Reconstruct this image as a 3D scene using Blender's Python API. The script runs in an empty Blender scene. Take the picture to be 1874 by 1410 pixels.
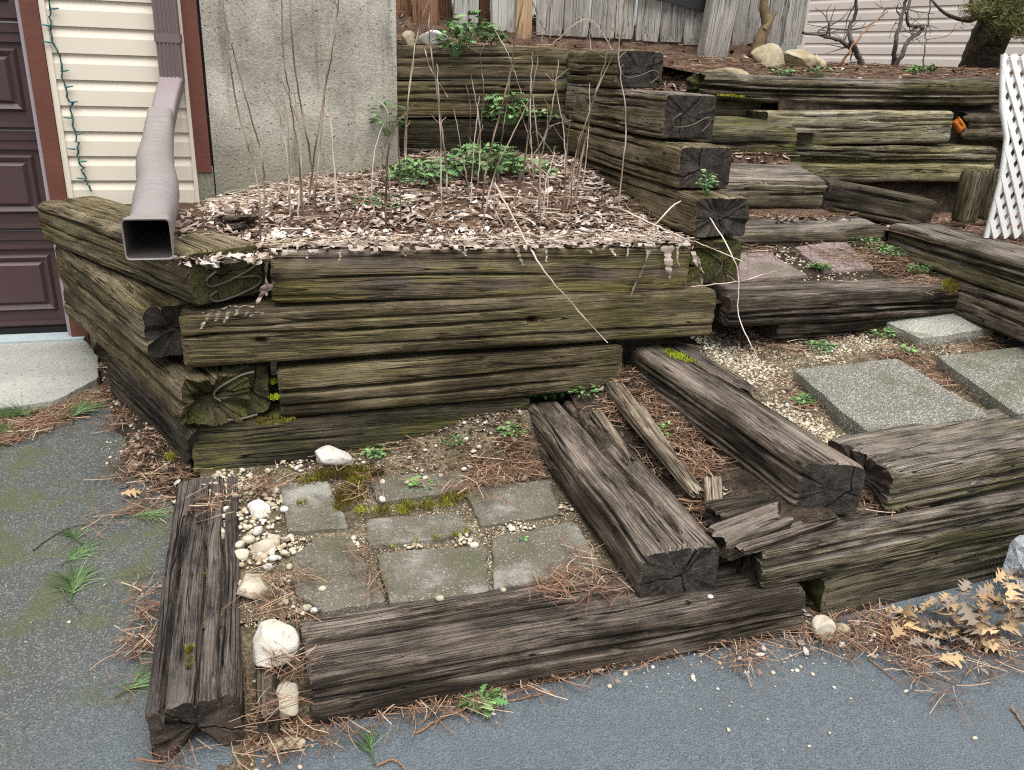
import bpy, math, random
import numpy as np
from mathutils import Vector, Matrix

# ------------------------------------------------------------------ camera, world, sun, exposure
SC = bpy.context.scene
COL = SC.collection
EYE = 1.43
PW, PH, FPX = 1874.0, 1410.0, 1530.0
PITCH, ROLL = math.radians(20.5), math.radians(-2.0)
_f = np.array([0, math.cos(PITCH), -math.sin(PITCH)])
_r0 = np.array([1.0, 0, 0]); _d0 = np.cross(_f, _r0)
CR = math.cos(ROLL)*_r0 + math.sin(ROLL)*_d0
CD = -math.sin(ROLL)*_r0 + math.cos(ROLL)*_d0
cam = bpy.data.cameras.new('camera')
camo = bpy.data.objects.new('camera', cam); COL.objects.link(camo)
cam.sensor_width = 36; cam.lens = FPX/PW*36; cam.clip_start = 0.05; cam.clip_end = 500
_m = Matrix(((CR[0], -CD[0], -_f[0], 0), (CR[1], -CD[1], -_f[1], 0), (CR[2], -CD[2], -_f[2], EYE), (0, 0, 0, 1)))
camo.matrix_world = _m
SC.camera = camo

world = bpy.data.worlds.new('World'); SC.world = world; world.use_nodes = True
_nt = world.node_tree; _nt.nodes.clear()
_sky = _nt.nodes.new('ShaderNodeTexSky'); _sky.sky_type = 'NISHITA'; _sky.sun_disc = False
SUN_EL, SUN_AZ = math.radians(70), math.radians(165)
_sky.sun_elevation = SUN_EL; _sky.sun_rotation = SUN_AZ
_sky.air_density = 1.0; _sky.dust_density = 4.0; _sky.ozone_density = 1.0
_hs = _nt.nodes.new('ShaderNodeHueSaturation'); _hs.inputs['Saturation'].default_value = 0.25
_bg = _nt.nodes.new('ShaderNodeBackground'); _bg.inputs['Strength'].default_value = 0.08
_wo = _nt.nodes.new('ShaderNodeOutputWorld')
_nt.links.new(_sky.outputs[0], _hs.inputs['Color']); _nt.links.new(_hs.outputs[0], _bg.inputs[0]); _nt.links.new(_bg.outputs[0], _wo.inputs[0])
sun = bpy.data.lights.new('sun', 'SUN'); sun.energy = 1.5; sun.angle = math.radians(60); sun.color = (1.0, 0.985, 0.955)
suno = bpy.data.objects.new('sun', sun); COL.objects.link(suno)
_sd = Vector((math.sin(SUN_AZ)*math.cos(SUN_EL), math.cos(SUN_AZ)*math.cos(SUN_EL), math.sin(SUN_EL)))
suno.rotation_euler = _sd.to_track_quat('Z', 'Y').to_euler()
SC.view_settings.view_transform = 'Standard'; SC.view_settings.look = 'None'
SC.view_settings.exposure = 1.42; SC.view_settings.gamma = 1.0
SC.cycles.use_denoising = False; SC.cycles.filter_width = 1.15
SC.cycles.max_bounces = 5; SC.cycles.diffuse_bounces = 3; SC.cycles.glossy_bounces = 2; SC.cycles.transmission_bounces = 4

# ------------------------------------------------------------------ frame of the place: p runs along the house, d away from the drive
A16 = math.radians(16); C16, S16 = math.cos(A16), math.sin(A16)
def W(p, d, z): return np.array([C16*p - S16*d, S16*p + C16*d, z])
def ray(u, v): return CR*(u-PW/2)/FPX + CD*(v-PH/2)/FPX + _f
def _fin(q):  return np.array([q[0], q[1], q[2]+EYE])
def gz(u, v, z):  q = ray(u, v); return _fin(q*((z-EYE)/q[2]))         # sighting met at height z
def gd(u, v, d):  q = ray(u, v); return _fin(q*(d/(-S16*q[0]+C16*q[1])))  # sighting met at distance d
def gs(u, v, zf, z0=.5):                                              # sighting met on a height field zf(p, d)
    z = z0
    for _ in range(25):
        P = gz(u, v, min(z, EYE-.03)); p, d = pd(P); z = .5*z+.5*float(zf(np.array(p), np.array(d)))
    return P
def pd(P): return C16*P[0]+S16*P[1], -S16*P[0]+C16*P[1]

# ------------------------------------------------------------------ noise
def _h(ix, iy, iz, s):
    n = (ix*374761393 + iy*668265263 + iz*1274126177 + s*974711) & 0x7fffffff
    n = ((n ^ (n >> 13))*1274126177) & 0x7fffffff
    n = ((n ^ (n >> 16))*668265263) & 0x7fffffff
    return ((n ^ (n >> 15)) & 0xffff)/65535.0
def vn(x, y, z, s=0):
    x, y, z = np.broadcast_arrays(np.asarray(x, float), y, z)
    fx, fy, fz = np.floor(x), np.floor(y), np.floor(z)
    ix, iy, iz = fx.astype(np.int64), fy.astype(np.int64), fz.astype(np.int64)
    a, b, c = x-fx, y-fy, z-fz
    a, b, c = a*a*(3-2*a), b*b*(3-2*b), c*c*(3-2*c)
    r = 0
    for i in (0, 1):
        for j in (0, 1):
            for k in (0, 1):
                r = r + (a if i else 1-a)*(b if j else 1-b)*(c if k else 1-c)*_h(ix+i, iy+j, iz+k, s)
    return r
def fbm(x, y, z, s=0, o=4):
    r, a, t = 0, .5, 0
    for k in range(o):
        r = r + a*vn(np.asarray(x)*2**k, np.asarray(y)*2**k, np.asarray(z)*2**k, s+k*17); t += a; a *= .5
    return r/t
def sst(a, b, x): t = np.clip((np.asarray(x, float)-a)/(b-a), 0, 1); return t*t*(3-2*t)

# ------------------------------------------------------------------ mesh helpers
def mk(name, V, F, mats, smooth=True, parent=None, mi=None, tint=None):
    """one mesh object from vertex array and an (n,k) face array or a list of such arrays"""
    V = np.ascontiguousarray(V, dtype=np.float32)
    FL = F if isinstance(F, list) else [F]
    FL = [np.asarray(f) for f in FL if len(f)]
    me = bpy.data.meshes.new(name)
    me.vertices.add(len(V)); me.vertices.foreach_set('co', V.ravel())
    tot = np.concatenate([np.full(len(f), f.shape[1]) for f in FL]); idx = np.concatenate([f.ravel() for f in FL])
    me.loops.add(len(idx)); me.loops.foreach_set('vertex_index', idx.astype(np.int32))
    me.polygons.add(len(tot)); st = np.concatenate([[0], np.cumsum(tot)[:-1]])
    me.polygons.foreach_set('loop_start', st.astype(np.int32)); me.polygons.foreach_set('loop_total', tot.astype(np.int32))
    for m in (mats if isinstance(mats, (list, tuple)) else [mats]): me.materials.append(m)
    if mi is not None: me.polygons.foreach_set('material_index', np.asarray(mi, dtype=np.int32))
    me.polygons.foreach_set('use_smooth', np.full(len(tot), bool(smooth)))
    if tint is not None:
        at = me.attributes.new('tint', 'FLOAT', 'POINT'); at.data.foreach_set('value', np.asarray(tint, dtype=np.float32))
    me.update(calc_edges=True); me.validate()
    o = bpy.data.objects.new(name, me); COL.objects.link(o)
    if parent is not None: o.parent = parent
    return o
def tag(o, label=None, cat=None, group=None, kind=None):
    if label: o['label'] = label
    if cat: o['category'] = cat
    if group: o['group'] = group
    if kind: o['kind'] = kind
    return o
def empty(name, loc=(0, 0, 0)):
    o = bpy.data.objects.new(name, None); COL.objects.link(o); o.location = loc; o.empty_display_size = .1
    return o
def kid(parent, name, V, F, m, smooth=False, **k):
    """part given in world coordinates under a parent placed by location only"""
    V = np.asarray(V, float) - np.array(parent.location)
    return mk(name, V, F, m, smooth, parent, **k)
QB = np.array([[0, 3, 2, 1], [4, 5, 6, 7], [0, 1, 5, 4], [1, 2, 6, 5], [2, 3, 7, 6], [3, 0, 4, 7]])
def boxv(p0, p1, d0, d1, z0, z1):
    return np.array([W(p, d, z) for z in (z0, z1) for p, d in ((p0, d0), (p1, d0), (p1, d1), (p0, d1))])
def joinm(parts):
    V, F, n = [], [], 0
    for v, f in parts: V.append(v); F.append(np.asarray(f)+n); n += len(v)
    return np.concatenate(V), np.concatenate(F)
def tube(pts, rad, sides=6, caps=True):
    pts = np.asarray(pts, float); n = len(pts); rad = np.broadcast_to(np.asarray(rad, float), (n,))
    T = np.gradient(pts, axis=0); T /= np.linalg.norm(T, axis=1)[:, None]+1e-9
    up = np.array([0, 0, 1.0]) if abs(T[:, 2]).mean() < .8 else np.array([1.0, 0, 0])
    A = np.cross(T, up); A /= np.linalg.norm(A, axis=1)[:, None]+1e-9; B = np.cross(T, A)
    th = np.arange(sides)*2*math.pi/sides
    V = (pts[:, None, :]+rad[:, None, None]*(np.cos(th)[None, :, None]*A[:, None, :]+np.sin(th)[None, :, None]*B[:, None, :])).reshape(-1, 3)
    i = np.arange(n-1)[:, None]*sides; j = np.arange(sides)[None, :]; k = (j+1) % sides
    F = np.stack([i+j, i+k, i+sides+k, i+sides+j], -1).reshape(-1, 4)
    return V, F
def smoothline(pts, n=16):
    pts = np.asarray(pts, float); P = np.vstack([2*pts[0]-pts[1], pts, 2*pts[-1]-pts[-2]]); out = []
    m = len(pts)-1
    for k in range(n):
        t = k/(n-1)*m; i = min(int(t), m-1); u = t-i; a, b, c, d = P[i], P[i+1], P[i+2], P[i+3]
        out.append(.5*((2*b)+(c-a)*u+(2*a-5*b+4*c-d)*u*u+(3*b-a-3*c+d)*u**3))
    return np.array(out)
def sheet(name, zf, p0, p1, d0, d1, np_, nd_, m, kind='structure', mask=None):
    pp, dd = np.meshgrid(np.linspace(p0, p1, np_), np.linspace(d0, d1, nd_), indexing='ij')
    z = zf(pp, dd)
    V = np.stack([C16*pp-S16*dd, S16*pp+C16*dd, z], -1).reshape(-1, 3)
    i, j = np.meshgrid(np.arange(np_-1), np.arange(nd_-1), indexing='ij'); a = (i*nd_+j).ravel()
    F = np.stack([a, a+nd_, a+nd_+1, a+1], -1)
    if mask is not None:
        c = mask(pp, dd).ravel(); F = F[c[F].all(1)]
    o = mk(name, V, F, m, True); o['kind'] = kind
    return o

# ------------------------------------------------------------------ materials
class NT:
    def __init__(s, name, rough=.85, spec=.3):
        s.m = bpy.data.materials.new(name); s.m.use_nodes = True; s.t = s.m.node_tree
        s.b = s.t.nodes['Principled BSDF']; s.b.inputs['Roughness'].default_value = rough
        s.b.inputs['Specular IOR Level'].default_value = spec
    def n(s, ty, props=None, **ins):
        nd = s.t.nodes.new(ty)
        for k, v in (props or {}).items(): setattr(nd, k, v)
        for k, v in ins.items():
            key = int(k[1:]) if k[0] == '_' and k[1:].isdigit() else k.replace('_', ' ')
            s.put(nd.inputs[key], v)
        return nd
    def put(s, sock, v):
        if isinstance(v, bpy.types.NodeSocket): s.t.links.new(v, sock)
        elif isinstance(v, bpy.types.Node): s.t.links.new(v.outputs[0], sock)
        else: sock.default_value = v
    def math(s, op, a, b=0.0, c=None):
        nd = s.t.nodes.new('ShaderNodeMath'); nd.operation = op; s.put(nd.inputs[0], a); s.put(nd.inputs[1], b)
        if c is not None: s.put(nd.inputs[2], c)
        return nd.outputs[0]
    def vmath(s, op, a, b):
        nd = s.t.nodes.new('ShaderNodeVectorMath'); nd.operation = op; s.put(nd.inputs[0], a); s.put(nd.inputs[1], b)
        return nd.outputs[0]
    def mapr(s, v, a, b, c=0.0, d=1.0):
        nd = s.t.nodes.new('ShaderNodeMapRange'); nd.interpolation_type = 'SMOOTHSTEP'
        for i, x in enumerate((v, a, b, c, d)): s.put(nd.inputs[i], x)
        return nd.outputs[0]
    def noise(s, vec, scale=5.0, detail=4.0, rough=.55, dist=0.0):
        nd = s.t.nodes.new('ShaderNodeTexNoise'); s.put(nd.inputs['Vector'], vec); nd.inputs['Scale'].default_value = scale
        nd.inputs['Detail'].default_value = detail; nd.inputs['Roughness'].default_value = rough; nd.inputs['Distortion'].default_value = dist
        return nd.outputs[0]
    def mix(s, fac, a, b, mode='MIX'):
        nd = s.t.nodes.new('ShaderNodeMix'); nd.data_type = 'RGBA'; nd.blend_type = mode
        s.put(nd.inputs[0], fac)
        for k, v in ((6, a), (7, b)): s.put(nd.inputs[k], (*v, 1) if isinstance(v, tuple) and len(v) == 3 else v)
        return nd.outputs[2]
    def ramp(s, fac, stops):
        nd = s.t.nodes.new('ShaderNodeValToRGB'); s.put(nd.inputs[0], fac); e = nd.color_ramp.elements
        while len(e) > 1: e.remove(e[-1])
        e[0].position = stops[0][0]; e[0].color = (*stops[0][1], 1)
        for p, c in stops[1:]:
            x = e.new(p); x.color = (*c, 1)
        return nd.outputs[0]
    def obj(s, rnd=True):
        tc = s.n('ShaderNodeTexCoord').outputs['Object']
        if not rnd: return tc
        r = s.n('ShaderNodeObjectInfo').outputs['Random']
        off = s.n('ShaderNodeCombineXYZ', X=s.math('MULTIPLY', r, 37.0), Y=s.math('MULTIPLY', r, 61.0), Z=s.math('MULTIPLY', r, 23.0))
        return s.vmath('ADD', tc, off.outputs[0])
    def wpos(s): return s.n('ShaderNodeNewGeometry').outputs['Position']
    def bump(s, h, strength=.5, dist=.005):
        nd = s.n('ShaderNodeBump'); nd.inputs['Strength'].default_value = strength; nd.inputs['Distance'].default_value = dist
        s.put(nd.inputs['Height'], h); s.put(s.b.inputs['Normal'], nd.outputs[0])
    def col(s, c): s.put(s.b.inputs['Base Color'], (*c, 1) if isinstance(c, tuple) and len(c) == 3 else c)
def scl(s, v, x, y, z): return s.vmath('MULTIPLY', v, (x, y, z))

def wood(name, dark, mid, light, green=(.10, .095, .018), ga=.5, black=.4, glo=.48, stain=None, top=None, fine=1.0):
    s = NT(name, .92, .15); co = s.obj()
    wv = s.n('ShaderNodeTexNoise', {'noise_dimensions': '3D'}, Vector=scl(s, co, 1.3, 4, 4), Scale=1.6, Detail=2.0).outputs['Color']
    co = s.vmath('ADD', co, s.vmath('MULTIPLY', s.vmath('SUBTRACT', wv, (.5, .5, .5)), (0.0, .035, .035)))
    g1 = s.mapr(s.noise(scl(s, co, .55, 30, 30), 1.0, 4, .66), .34, .66)
    g2 = s.mapr(s.noise(scl(s, co, 4.2*fine, 250*fine, 250*fine), 1.0, 3, .72), .33, .67)
    pt = s.mapr(s.noise(scl(s, co, .55, 1.3, 1.3), 4.5, 5, .72), .33, .67)
    fi = s.noise(co, 420., 2, .6); gj = s.math('ADD', s.math('MULTIPLY', s.math('SUBTRACT', g2, .5), .17), s.math('MULTIPLY', s.math('SUBTRACT', fi, .5), .14))
    v = s.math('ADD', s.math('MULTIPLY', g1, .20), s.math('ADD', s.math('MULTIPLY', g2, .40), s.math('MULTIPLY', pt, .40)))
    v = s.math('ADD', v, s.math('MULTIPLY', s.math('SUBTRACT', fi, .5), .55))
    rn = s.n('ShaderNodeObjectInfo').outputs['Random']; rn2 = s.math('FRACT', s.math('MULTIPLY', rn, 7.31))
    v = s.math('ADD', v, s.math('MULTIPLY', s.math('SUBTRACT', rn2, .55), .16))
    c = s.ramp(v, [(.16, dark), (.46, mid), (.80, light), (.95, tuple(min(1, x*1.25) for x in light))])
    if stain:
        sm = s.mapr(s.math('ADD', s.noise(scl(s, co, 1.6, 4, 4), 1.3, 4, .6), gj), .45, .56)
        c = s.mix(s.math('MULTIPLY', sm, .8), c, s.mix(s.math('MULTIPLY', s.math('ADD', g1, g2), .5), tuple(x*.45 for x in stain), tuple(x*2.2 for x in stain)))
    bm = s.mapr(s.math('ADD', s.noise(scl(s, co, .8, 4.5, 4.5), 2.0, 3, .62), gj), .47, .66)
    c = s.mix(s.math('MULTIPLY', bm, black), c, s.mix(g2, tuple(x*.3 for x in dark), tuple(x*1.1 for x in dark)))
    gm = s.mapr(s.math('ADD', s.noise(s.vmath('ADD', scl(s, co, 1.1, 6, 6), (9., 3., 5.)), 1.5, 3, .65), gj), glo, glo+.14)
    gm = s.math('MULTIPLY', gm, s.math('ADD', .35, s.math('MULTIPLY', g1, .65)))
    gm = s.math('MULTIPLY', gm, s.math('ADD', .45, s.math('MULTIPLY', s.math('FRACT', s.math('MULTIPLY', rn, 13.7)), .75)))
    gc = s.mix(g2, tuple(x*.4 for x in green), tuple(x*1.8 for x in green))
    c = s.mix(s.math('MULTIPLY', gm, ga), c, gc)
    if top:   # silvered, weathered upper faces
        nz = s.n('ShaderNodeSeparateXYZ', Vector=s.n('ShaderNodeNewGeometry').outputs['Normal']).outputs['Z']
        tm = s.mapr(s.math('ADD', nz, s.math('MULTIPLY', s.math('SUBTRACT', pt, .5), .5)), .45, .85)
        c = s.mix(s.math('MULTIPLY', tm, .75), c, s.ramp(v, [(.18, tuple(x*.16 for x in top)), (.5, top), (.85, tuple(x*2.1 for x in top))]))
    ck = s.math('ABSOLUTE', s.math('SUBTRACT', s.noise(scl(s, co, .38, 20, 20), 1.0, 2, .5), .5))
    ck2 = s.math('ABSOLUTE', s.math('SUBTRACT', s.noise(scl(s, co, 1.1, 75, 75), 1.0, 1, .5), .5))
    cgate = s.mapr(s.noise(scl(s, co, 1.0, 6, 6), 2.0, 2), .42, .55)
    cm = s.math('MAXIMUM', s.mapr(ck, 0.003, .016), s.math('SUBTRACT', 1.0, cgate))
    cm = s.math('MINIMUM', cm, s.math('MAXIMUM', s.mapr(ck2, .004, .03), s.math('MULTIPLY', cgate, .9)))
    c = s.mix(cm, tuple(x*.45 for x in dark), c)
    s.col(c)
    h = s.math('ADD', s.math('ADD', s.math('MULTIPLY', g1, .3), s.math('MULTIPLY', g2, .4)), s.math('MULTIPLY', cm, .9))
    s.bump(h, .8, .0035)
    return s.m
def endgrain(name, dark, light, green=None, ga=0.):
    s = NT(name, .92, .15); co = s.obj(); tc = s.n('ShaderNodeTexCoord').outputs['Object']
    sx = s.n('ShaderNodeSeparateXYZ', Vector=tc)
    w = s.noise(co, 9., 3)
    y = s.math('SUBTRACT', sx.outputs[1], s.math('ADD', .06, s.math('MULTIPLY', s.n('ShaderNodeObjectInfo').outputs['Random'], .11))); z = s.math('ADD', sx.outputs[2], .09)
    rr = s.math('ADD', s.math('SQRT', s.math('ADD', s.math('MULTIPLY', y, y), s.math('MULTIPLY', z, z))), s.math('MULTIPLY', w, .03))
    ring = s.math('ADD', s.math('MULTIPLY', s.math('SINE', s.math('MULTIPLY', rr, 1100.)), .5), .5)
    wob = s.math('MULTIPLY', s.math('SUBTRACT', s.noise(co, 22., 3, .6), .5), .035)
    rnd = s.math('MULTIPLY', s.n('ShaderNodeObjectInfo').outputs['Random'], 6.28)
    def check(k):
        a_ = s.math('ADD', rnd, k)
        l_ = s.math('ADD', s.math('SUBTRACT', s.math('MULTIPLY', y, s.math('SINE', a_)), s.math('MULTIPLY', z, s.math('COSINE', a_))), wob)
        al = s.math('ADD', s.math('MULTIPLY', y, s.math('COSINE', a_)), s.math('MULTIPLY', z, s.math('SINE', a_)))
        return s.math('MAXIMUM', s.mapr(s.math('ABSOLUTE', l_), .0006, .0028), s.mapr(al, .0, -.012))
    crk = s.math('MINIMUM', s.math('MINIMUM', check(0.), check(1.9)), check(3.9))
    pt = s.mapr(s.noise(co, 16., 5, .68), .32, .68); fi = s.mapr(s.noise(co, 130., 3, .7), .35, .65)
    c = s.mix(s.math('ADD', s.math('MULTIPLY', pt, .55), s.math('ADD', s.math('MULTIPLY', ring, .10), s.math('MULTIPLY', fi, .35))), dark, light)
    if green: c = s.mix(s.math('MULTIPLY', s.mapr(s.noise(co, 7., 4), .42, .6), ga), c, s.mix(fi, tuple(x*.4 for x in green), tuple(x*1.6 for x in green)))
    c = s.mix(crk, tuple(x*.2 for x in dark), c)
    s.col(c); s.bump(s.math('ADD', s.math('ADD', s.math('MULTIPLY', pt, .5), s.math('MULTIPLY', fi, .4)), s.math('ADD', s.math('MULTIPLY', crk, .7), s.math('MULTIPLY', ring, .08))), .8, .005)
    return s.m
def flat(name, c, rough=.7, spec=.3, var=.15, sc=12., bump=0., bd=.003):
    s = NT(name, rough, spec); co = s.obj()
    n = s.noise(co, sc, 5, .6)
    s.col(s.mix(n, tuple(x*(1-var) for x in c), tuple(min(1, x*(1+var)) for x in c)))
    if bump: s.bump(s.noise(co, sc*4, 4, .6), bump, bd)
    return s.m
def tinted(name, stops, rough=.9, spec=.15, trans=0.):
    s = NT(name, rough, spec)
    a = s.n('ShaderNodeAttribute', {'attribute_name': 'tint'}).outputs['Fac']
    n = s.noise(s.wpos(), 220., 2)
    c = s.ramp(s.math('ADD', a, s.math('MULTIPLY', s.math('SUBTRACT', n, .5), .12)), stops)
    s.col(c)
    return s.m

M = {}
M['olive'] = wood('olive_timber', (.030, .023, .012), (.100, .078, .046), (.26, .212, .14), green=(.118, .106, .032), ga=.6, black=.42, glo=.48)
M['oliveA'] = wood('stained_olive_timber', (.034, .025, .017), (.13, .10, .058), (.29, .24, .155), green=(.15, .135, .030), ga=.75, black=.3, glo=.46, stain=(.080, .062, .062))
M['moss_timber'] = wood('mossy_timber', (.016, .014, .010), (.060, .050, .033), (.16, .135, .09), green=(.105, .11, .018), ga=.7, black=.55, glo=.46)
M['grey'] = wood('grey_timber', (.018, .0140, .0105), (.082, .063, .047), (.25, .20, .155), green=(.08, .075, .03), ga=.2, black=.55, top=(.118, .097, .080))
M['greyD'] = wood('blackened_timber', (.009, .0075, .0065), (.045, .037, .031), (.20, .165, .135), green=(.08, .075, .03), ga=.15, black=.6, top=(.062, .052, .046))
M['greyB'] = wood('grey_olive_timber', (.022, .018, .012), (.098, .080, .054), (.27, .225, .16), green=(.13, .12, .035), ga=.42, black=.5, top=(.125, .108, .092))
M['dark'] = wood('dark_timber', (.010, .009, .007), (.042, .034, .026), (.14, .112, .082), green=(.08, .08, .02), ga=.3, black=.6)
M['pale'] = wood('pale_lichen_timber', (.035, .029, .02), (.14, .118, .078), (.38, .34, .265), green=(.23, .21, .065), ga=.7, black=.6, glo=.44)
M['shard'] = wood('split_timber', (.035, .027, .019), (.14, .108, .076), (.34, .28, .21), ga=.1, black=.35)
M['end'] = endgrain('tarred_end_grain', (.010, .009, .008), (.078, .066, .055))
M['endb'] = endgrain('brown_end_grain', (.014, .011, .009), (.11, .085, .066))
M['endg'] = endgrain('mossy_end_grain', (.010, .009, .005), (.09, .078, .04), (.075, .075, .018), .6)
M['iron'] = flat('rusty_iron', (.10, .08, .06), .6, .4, .4, 60., .3)

# ------------------------------------------------------------------ the timber builder
def section(w, h, rc, res):
    """rounded rectangle y in [0,w], z in [-h,0]: points, normals"""
    pts, nor = [], []
    def seg(a, b, n):
        k = max(2, int(np.linalg.norm(np.subtract(b, a))/res))
        for i in range(k): t = i/k; pts.append((a[0]+(b[0]-a[0])*t, a[1]+(b[1]-a[1])*t)); nor.append(n)
    def arc(cx, cy, a0):
        k = max(3, int(rc*1.57/res))
        for i in range(k):
            a = a0+math.pi/2*i/k; pts.append((cx+rc*math.cos(a), cy+rc*math.sin(a))); nor.append((math.cos(a), math.sin(a)))
    seg((w, -h+rc), (w, -rc), (1, 0)); arc(w-rc, -rc, 0)
    seg((w-rc, 0), (rc, 0), (0, 1)); arc(rc, -rc, math.pi/2)
    seg((0, -rc), (0, -h+rc), (-1, 0)); arc(rc, -h+rc, math.pi)
    seg((rc, -h), (w-rc, -h), (0, -1)); arc(w-rc, -h+rc, 1.5*math.pi)
    return np.array(pts), np.array(nor)
def tie_geo(L, w, h, seed, res=.007, resx=.02, rc=.022, amp=.005, grain=.0028, holes=(), fholes=(), hollow=None, cracks=(), ncr=7, rot0=0., rot1=0., skew0=0., skew1=0., bow=0., taper=0., side=0.):
    rng = np.random.RandomState(seed)
    sp, sn = section(w, h, min(rc, h*.45, w*.45), res); ns = len(sp); nx = max(8, int(L/resx))
    t = np.linspace(0, 1, nx); t = .5-.5*np.cos(t*math.pi)*(1-.0); t = .8*np.linspace(0, 1, nx)+.2*t
    Y, Z = sp[:, 0][None, :], sp[:, 1][None, :]
    ang = np.arctan2(Z+h/2, Y-w/2)
    o = seed*7.31
    e0 = rot0*fbm(np.cos(ang)*2+o, np.sin(ang)*2, Y*18+o, seed, 4)*1.6*(ang*0+1) + skew0*(Y/w) + .006*vn(Y*60, Z*60, o, 5)
    e1 = rot1*fbm(np.cos(ang)*2-o, np.sin(ang)*2, Y*18-o, seed+3, 4)*1.6 + skew1*(Y/w) + .006*vn(Y*60, Z*60, o+9, 5)
    if hollow: e1 = e1 + hollow[1]*np.exp(-((Y/w-hollow[0])/hollow[2])**2)*sst(-h*.35, -h*.75, Z)
    X = e0 + (L-e0-e1)*t[:, None]
    X = X+0*Y
    Yg, Zg = Y+0*X, Z+0*X
    wob = (fbm(X*1.1+o, 0, 0, seed+1, 2)-.5); wob2 = (fbm(X*1.1+o, 7, 0, seed+2, 2)-.5)
    yy, zz = Yg+.06*wob*0, Zg
    gy, gzz = Yg+.035*(vn(X*1.6+o, 3.3, 0, seed)-.5), Zg+.035*(vn(X*1.6+o, 8.3, 0, seed)-.5)
    dis = amp*(fbm(X*3.2+o, Yg*7, Zg*7, seed+5, 3)-.5)*2
    g = fbm(X*1.5+o, gy*62, gzz*62, seed+6, 2)-.5
    dis = dis + grain*np.clip(g*2, -1, .45)
    cl = list(cracks)
    for _ in range(ncr):
        cl.append((rng.choice(['t', 'f', 'f', 'b']), rng.uniform(.10, .90), rng.uniform(-.3, .6), rng.uniform(.3, 1.1), rng.uniform(.018, .040), rng.uniform(.0028, .0042)))
    for face, fr, x0, ln, dep, wd in cl:
        k = rng.randint(1e6)
        cwl = fr + .15*(fbm(X*1.7+k % 977, k % 331, 0, seed, 3)-.5)
        if face == 't': dd = np.abs(Yg-cwl*w); on = (sn[:, 1] > .3)[None, :]
        elif face == 'f': dd = np.abs(Zg+cwl*h); on = (sn[:, 0] < -.3)[None, :]
        elif face == 'b': dd = np.abs(Zg+cwl*h); on = (sn[:, 0] > .3)[None, :]
        else: continue
        tt = X/L; fade = sst(x0-.06, x0+.08, tt)*(1-sst(x0+ln-.1, x0+ln+.05, tt))
        fade = fade*(.5+.5*vn(X*9+k % 977, k % 331, 0, seed))
        dis = dis - dep*np.exp(-(dd/max(wd, .003))**4)*fade*on
    for hx, hy, hr, hd in holes:
        dis = dis - hd*np.exp(-((np.hypot(X-hx*L, Yg-hy*w))/hr)**4)*(sn[:, 1] > .3)[None, :]
    for hx, hz, hr, hd in fholes:
        dis = dis - hd*np.exp(-((np.hypot((X-hx*L)*.6, Zg+hz*h))/hr)**4)*(sn[:, 0] < -.3)[None, :]
    ends = np.minimum(X-e0, L-e1-X); ends = np.maximum(ends, 0)
    dis = dis - .006*np.exp(-ends/.008)
    if taper: 
        f = taper*(X/L); yy = yy; 
    yy = Yg + sn[:, 0][None, :]*dis; zz = Zg + sn[:, 1][None, :]*dis
    if taper:
        f = 1-taper*(X/L); yy = w/2+(yy-w/2)*f; zz = -h/2+(zz+h/2)*f
    zz = zz + bow*np.sin(X/L*math.pi) + .012*wob*min(1, L); yy = yy + .014*wob2*min(1, L) + side*np.sin(X/L*math.pi)
    V = [np.stack([X, yy, zz], -1).reshape(-1, 3)]
    i = np.arange(nx-1)[:, None]*ns; j = np.arange(ns)[None, :]; k2 = (j+1) % ns
    F = [np.stack([i+j, i+ns+j, i+ns+k2, i+k2], -1).reshape(-1, 4)]
    mi = [np.zeros(len(F[0]))]
    base = nx*ns
    for e, row, sgn in ((0, 0, 1), (1, nx-1, -1)):
        R = np.stack([X[row], yy[row], zz[row]], -1); cen = R.mean(0)
        rot = rot0 if e == 0 else rot1
        ca = rng.uniform(-3.1, 3.1, 3)
        V.append(R.copy()); prev = base+np.arange(ns); base += ns; m = 6
        for q in range(1, m+1):
            f = 1-q/(m+.0); f = max(f, .02)
            P = cen+(R-cen)*f
            a = np.arctan2(P[:, 2]-cen[2], P[:, 1]-cen[1]); rr = np.hypot(P[:, 2]-cen[2], P[:, 1]-cen[1])
            dx = .004*(fbm(P[:, 1]*45+o, P[:, 2]*45, e*9., seed+8, 3)-.5)*2
            dx = dx + rot*1.3*fbm(P[:, 1]*22+o, P[:, 2]*22, e*5., seed+9, 3)*(1-f)
            P[:, 0] += sgn*dx
            V.append(P); cur = base+np.arange(ns); base += ns
            jj = np.arange(ns); kk = (jj+1) % ns
            Q = np.stack([prev[jj], prev[kk], cur[kk], cur[jj]], -1) if sgn > 0 else np.stack([prev[jj], cur[jj], cur[kk], prev[kk]], -1)
            F.append(Q); mi.append(np.ones(len(Q))); prev = cur
    return np.concatenate(V), np.concatenate(F), np.concatenate(mi)
def frame_of(a, b, up=(0, 0, 1.)):
    a, b = np.asarray(a, float), np.asarray(b, float); x = b-a; L = np.linalg.norm(x); x = x/L
    y = np.cross(up, x); y /= np.linalg.norm(y); z = np.cross(x, y)
    return Matrix(((x[0], y[0], z[0], a[0]), (x[1], y[1], z[1], a[1]), (x[2], y[2], z[2], a[2]), (0, 0, 0, 1))), L
DIM = {}
def tie(name, a, b, w, h, mat, end, label, seed, cat='timber', group=None, roll=0., up=(0, 0, 1.), **k):
    Mx, L = frame_of(a, b, up)
    if roll: Mx = Mx @ Matrix.Rotation(math.radians(roll), 4, 'X')
    V, F, mi = tie_geo(L, w, h, seed, **k)
    o = mk(name, V, F, [M[mat], M[end]], True, None, mi)
    o.matrix_world = Mx
    tag(o, label, cat, group)
    DIM[o.name] = (L, w, h)
    return o
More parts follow.
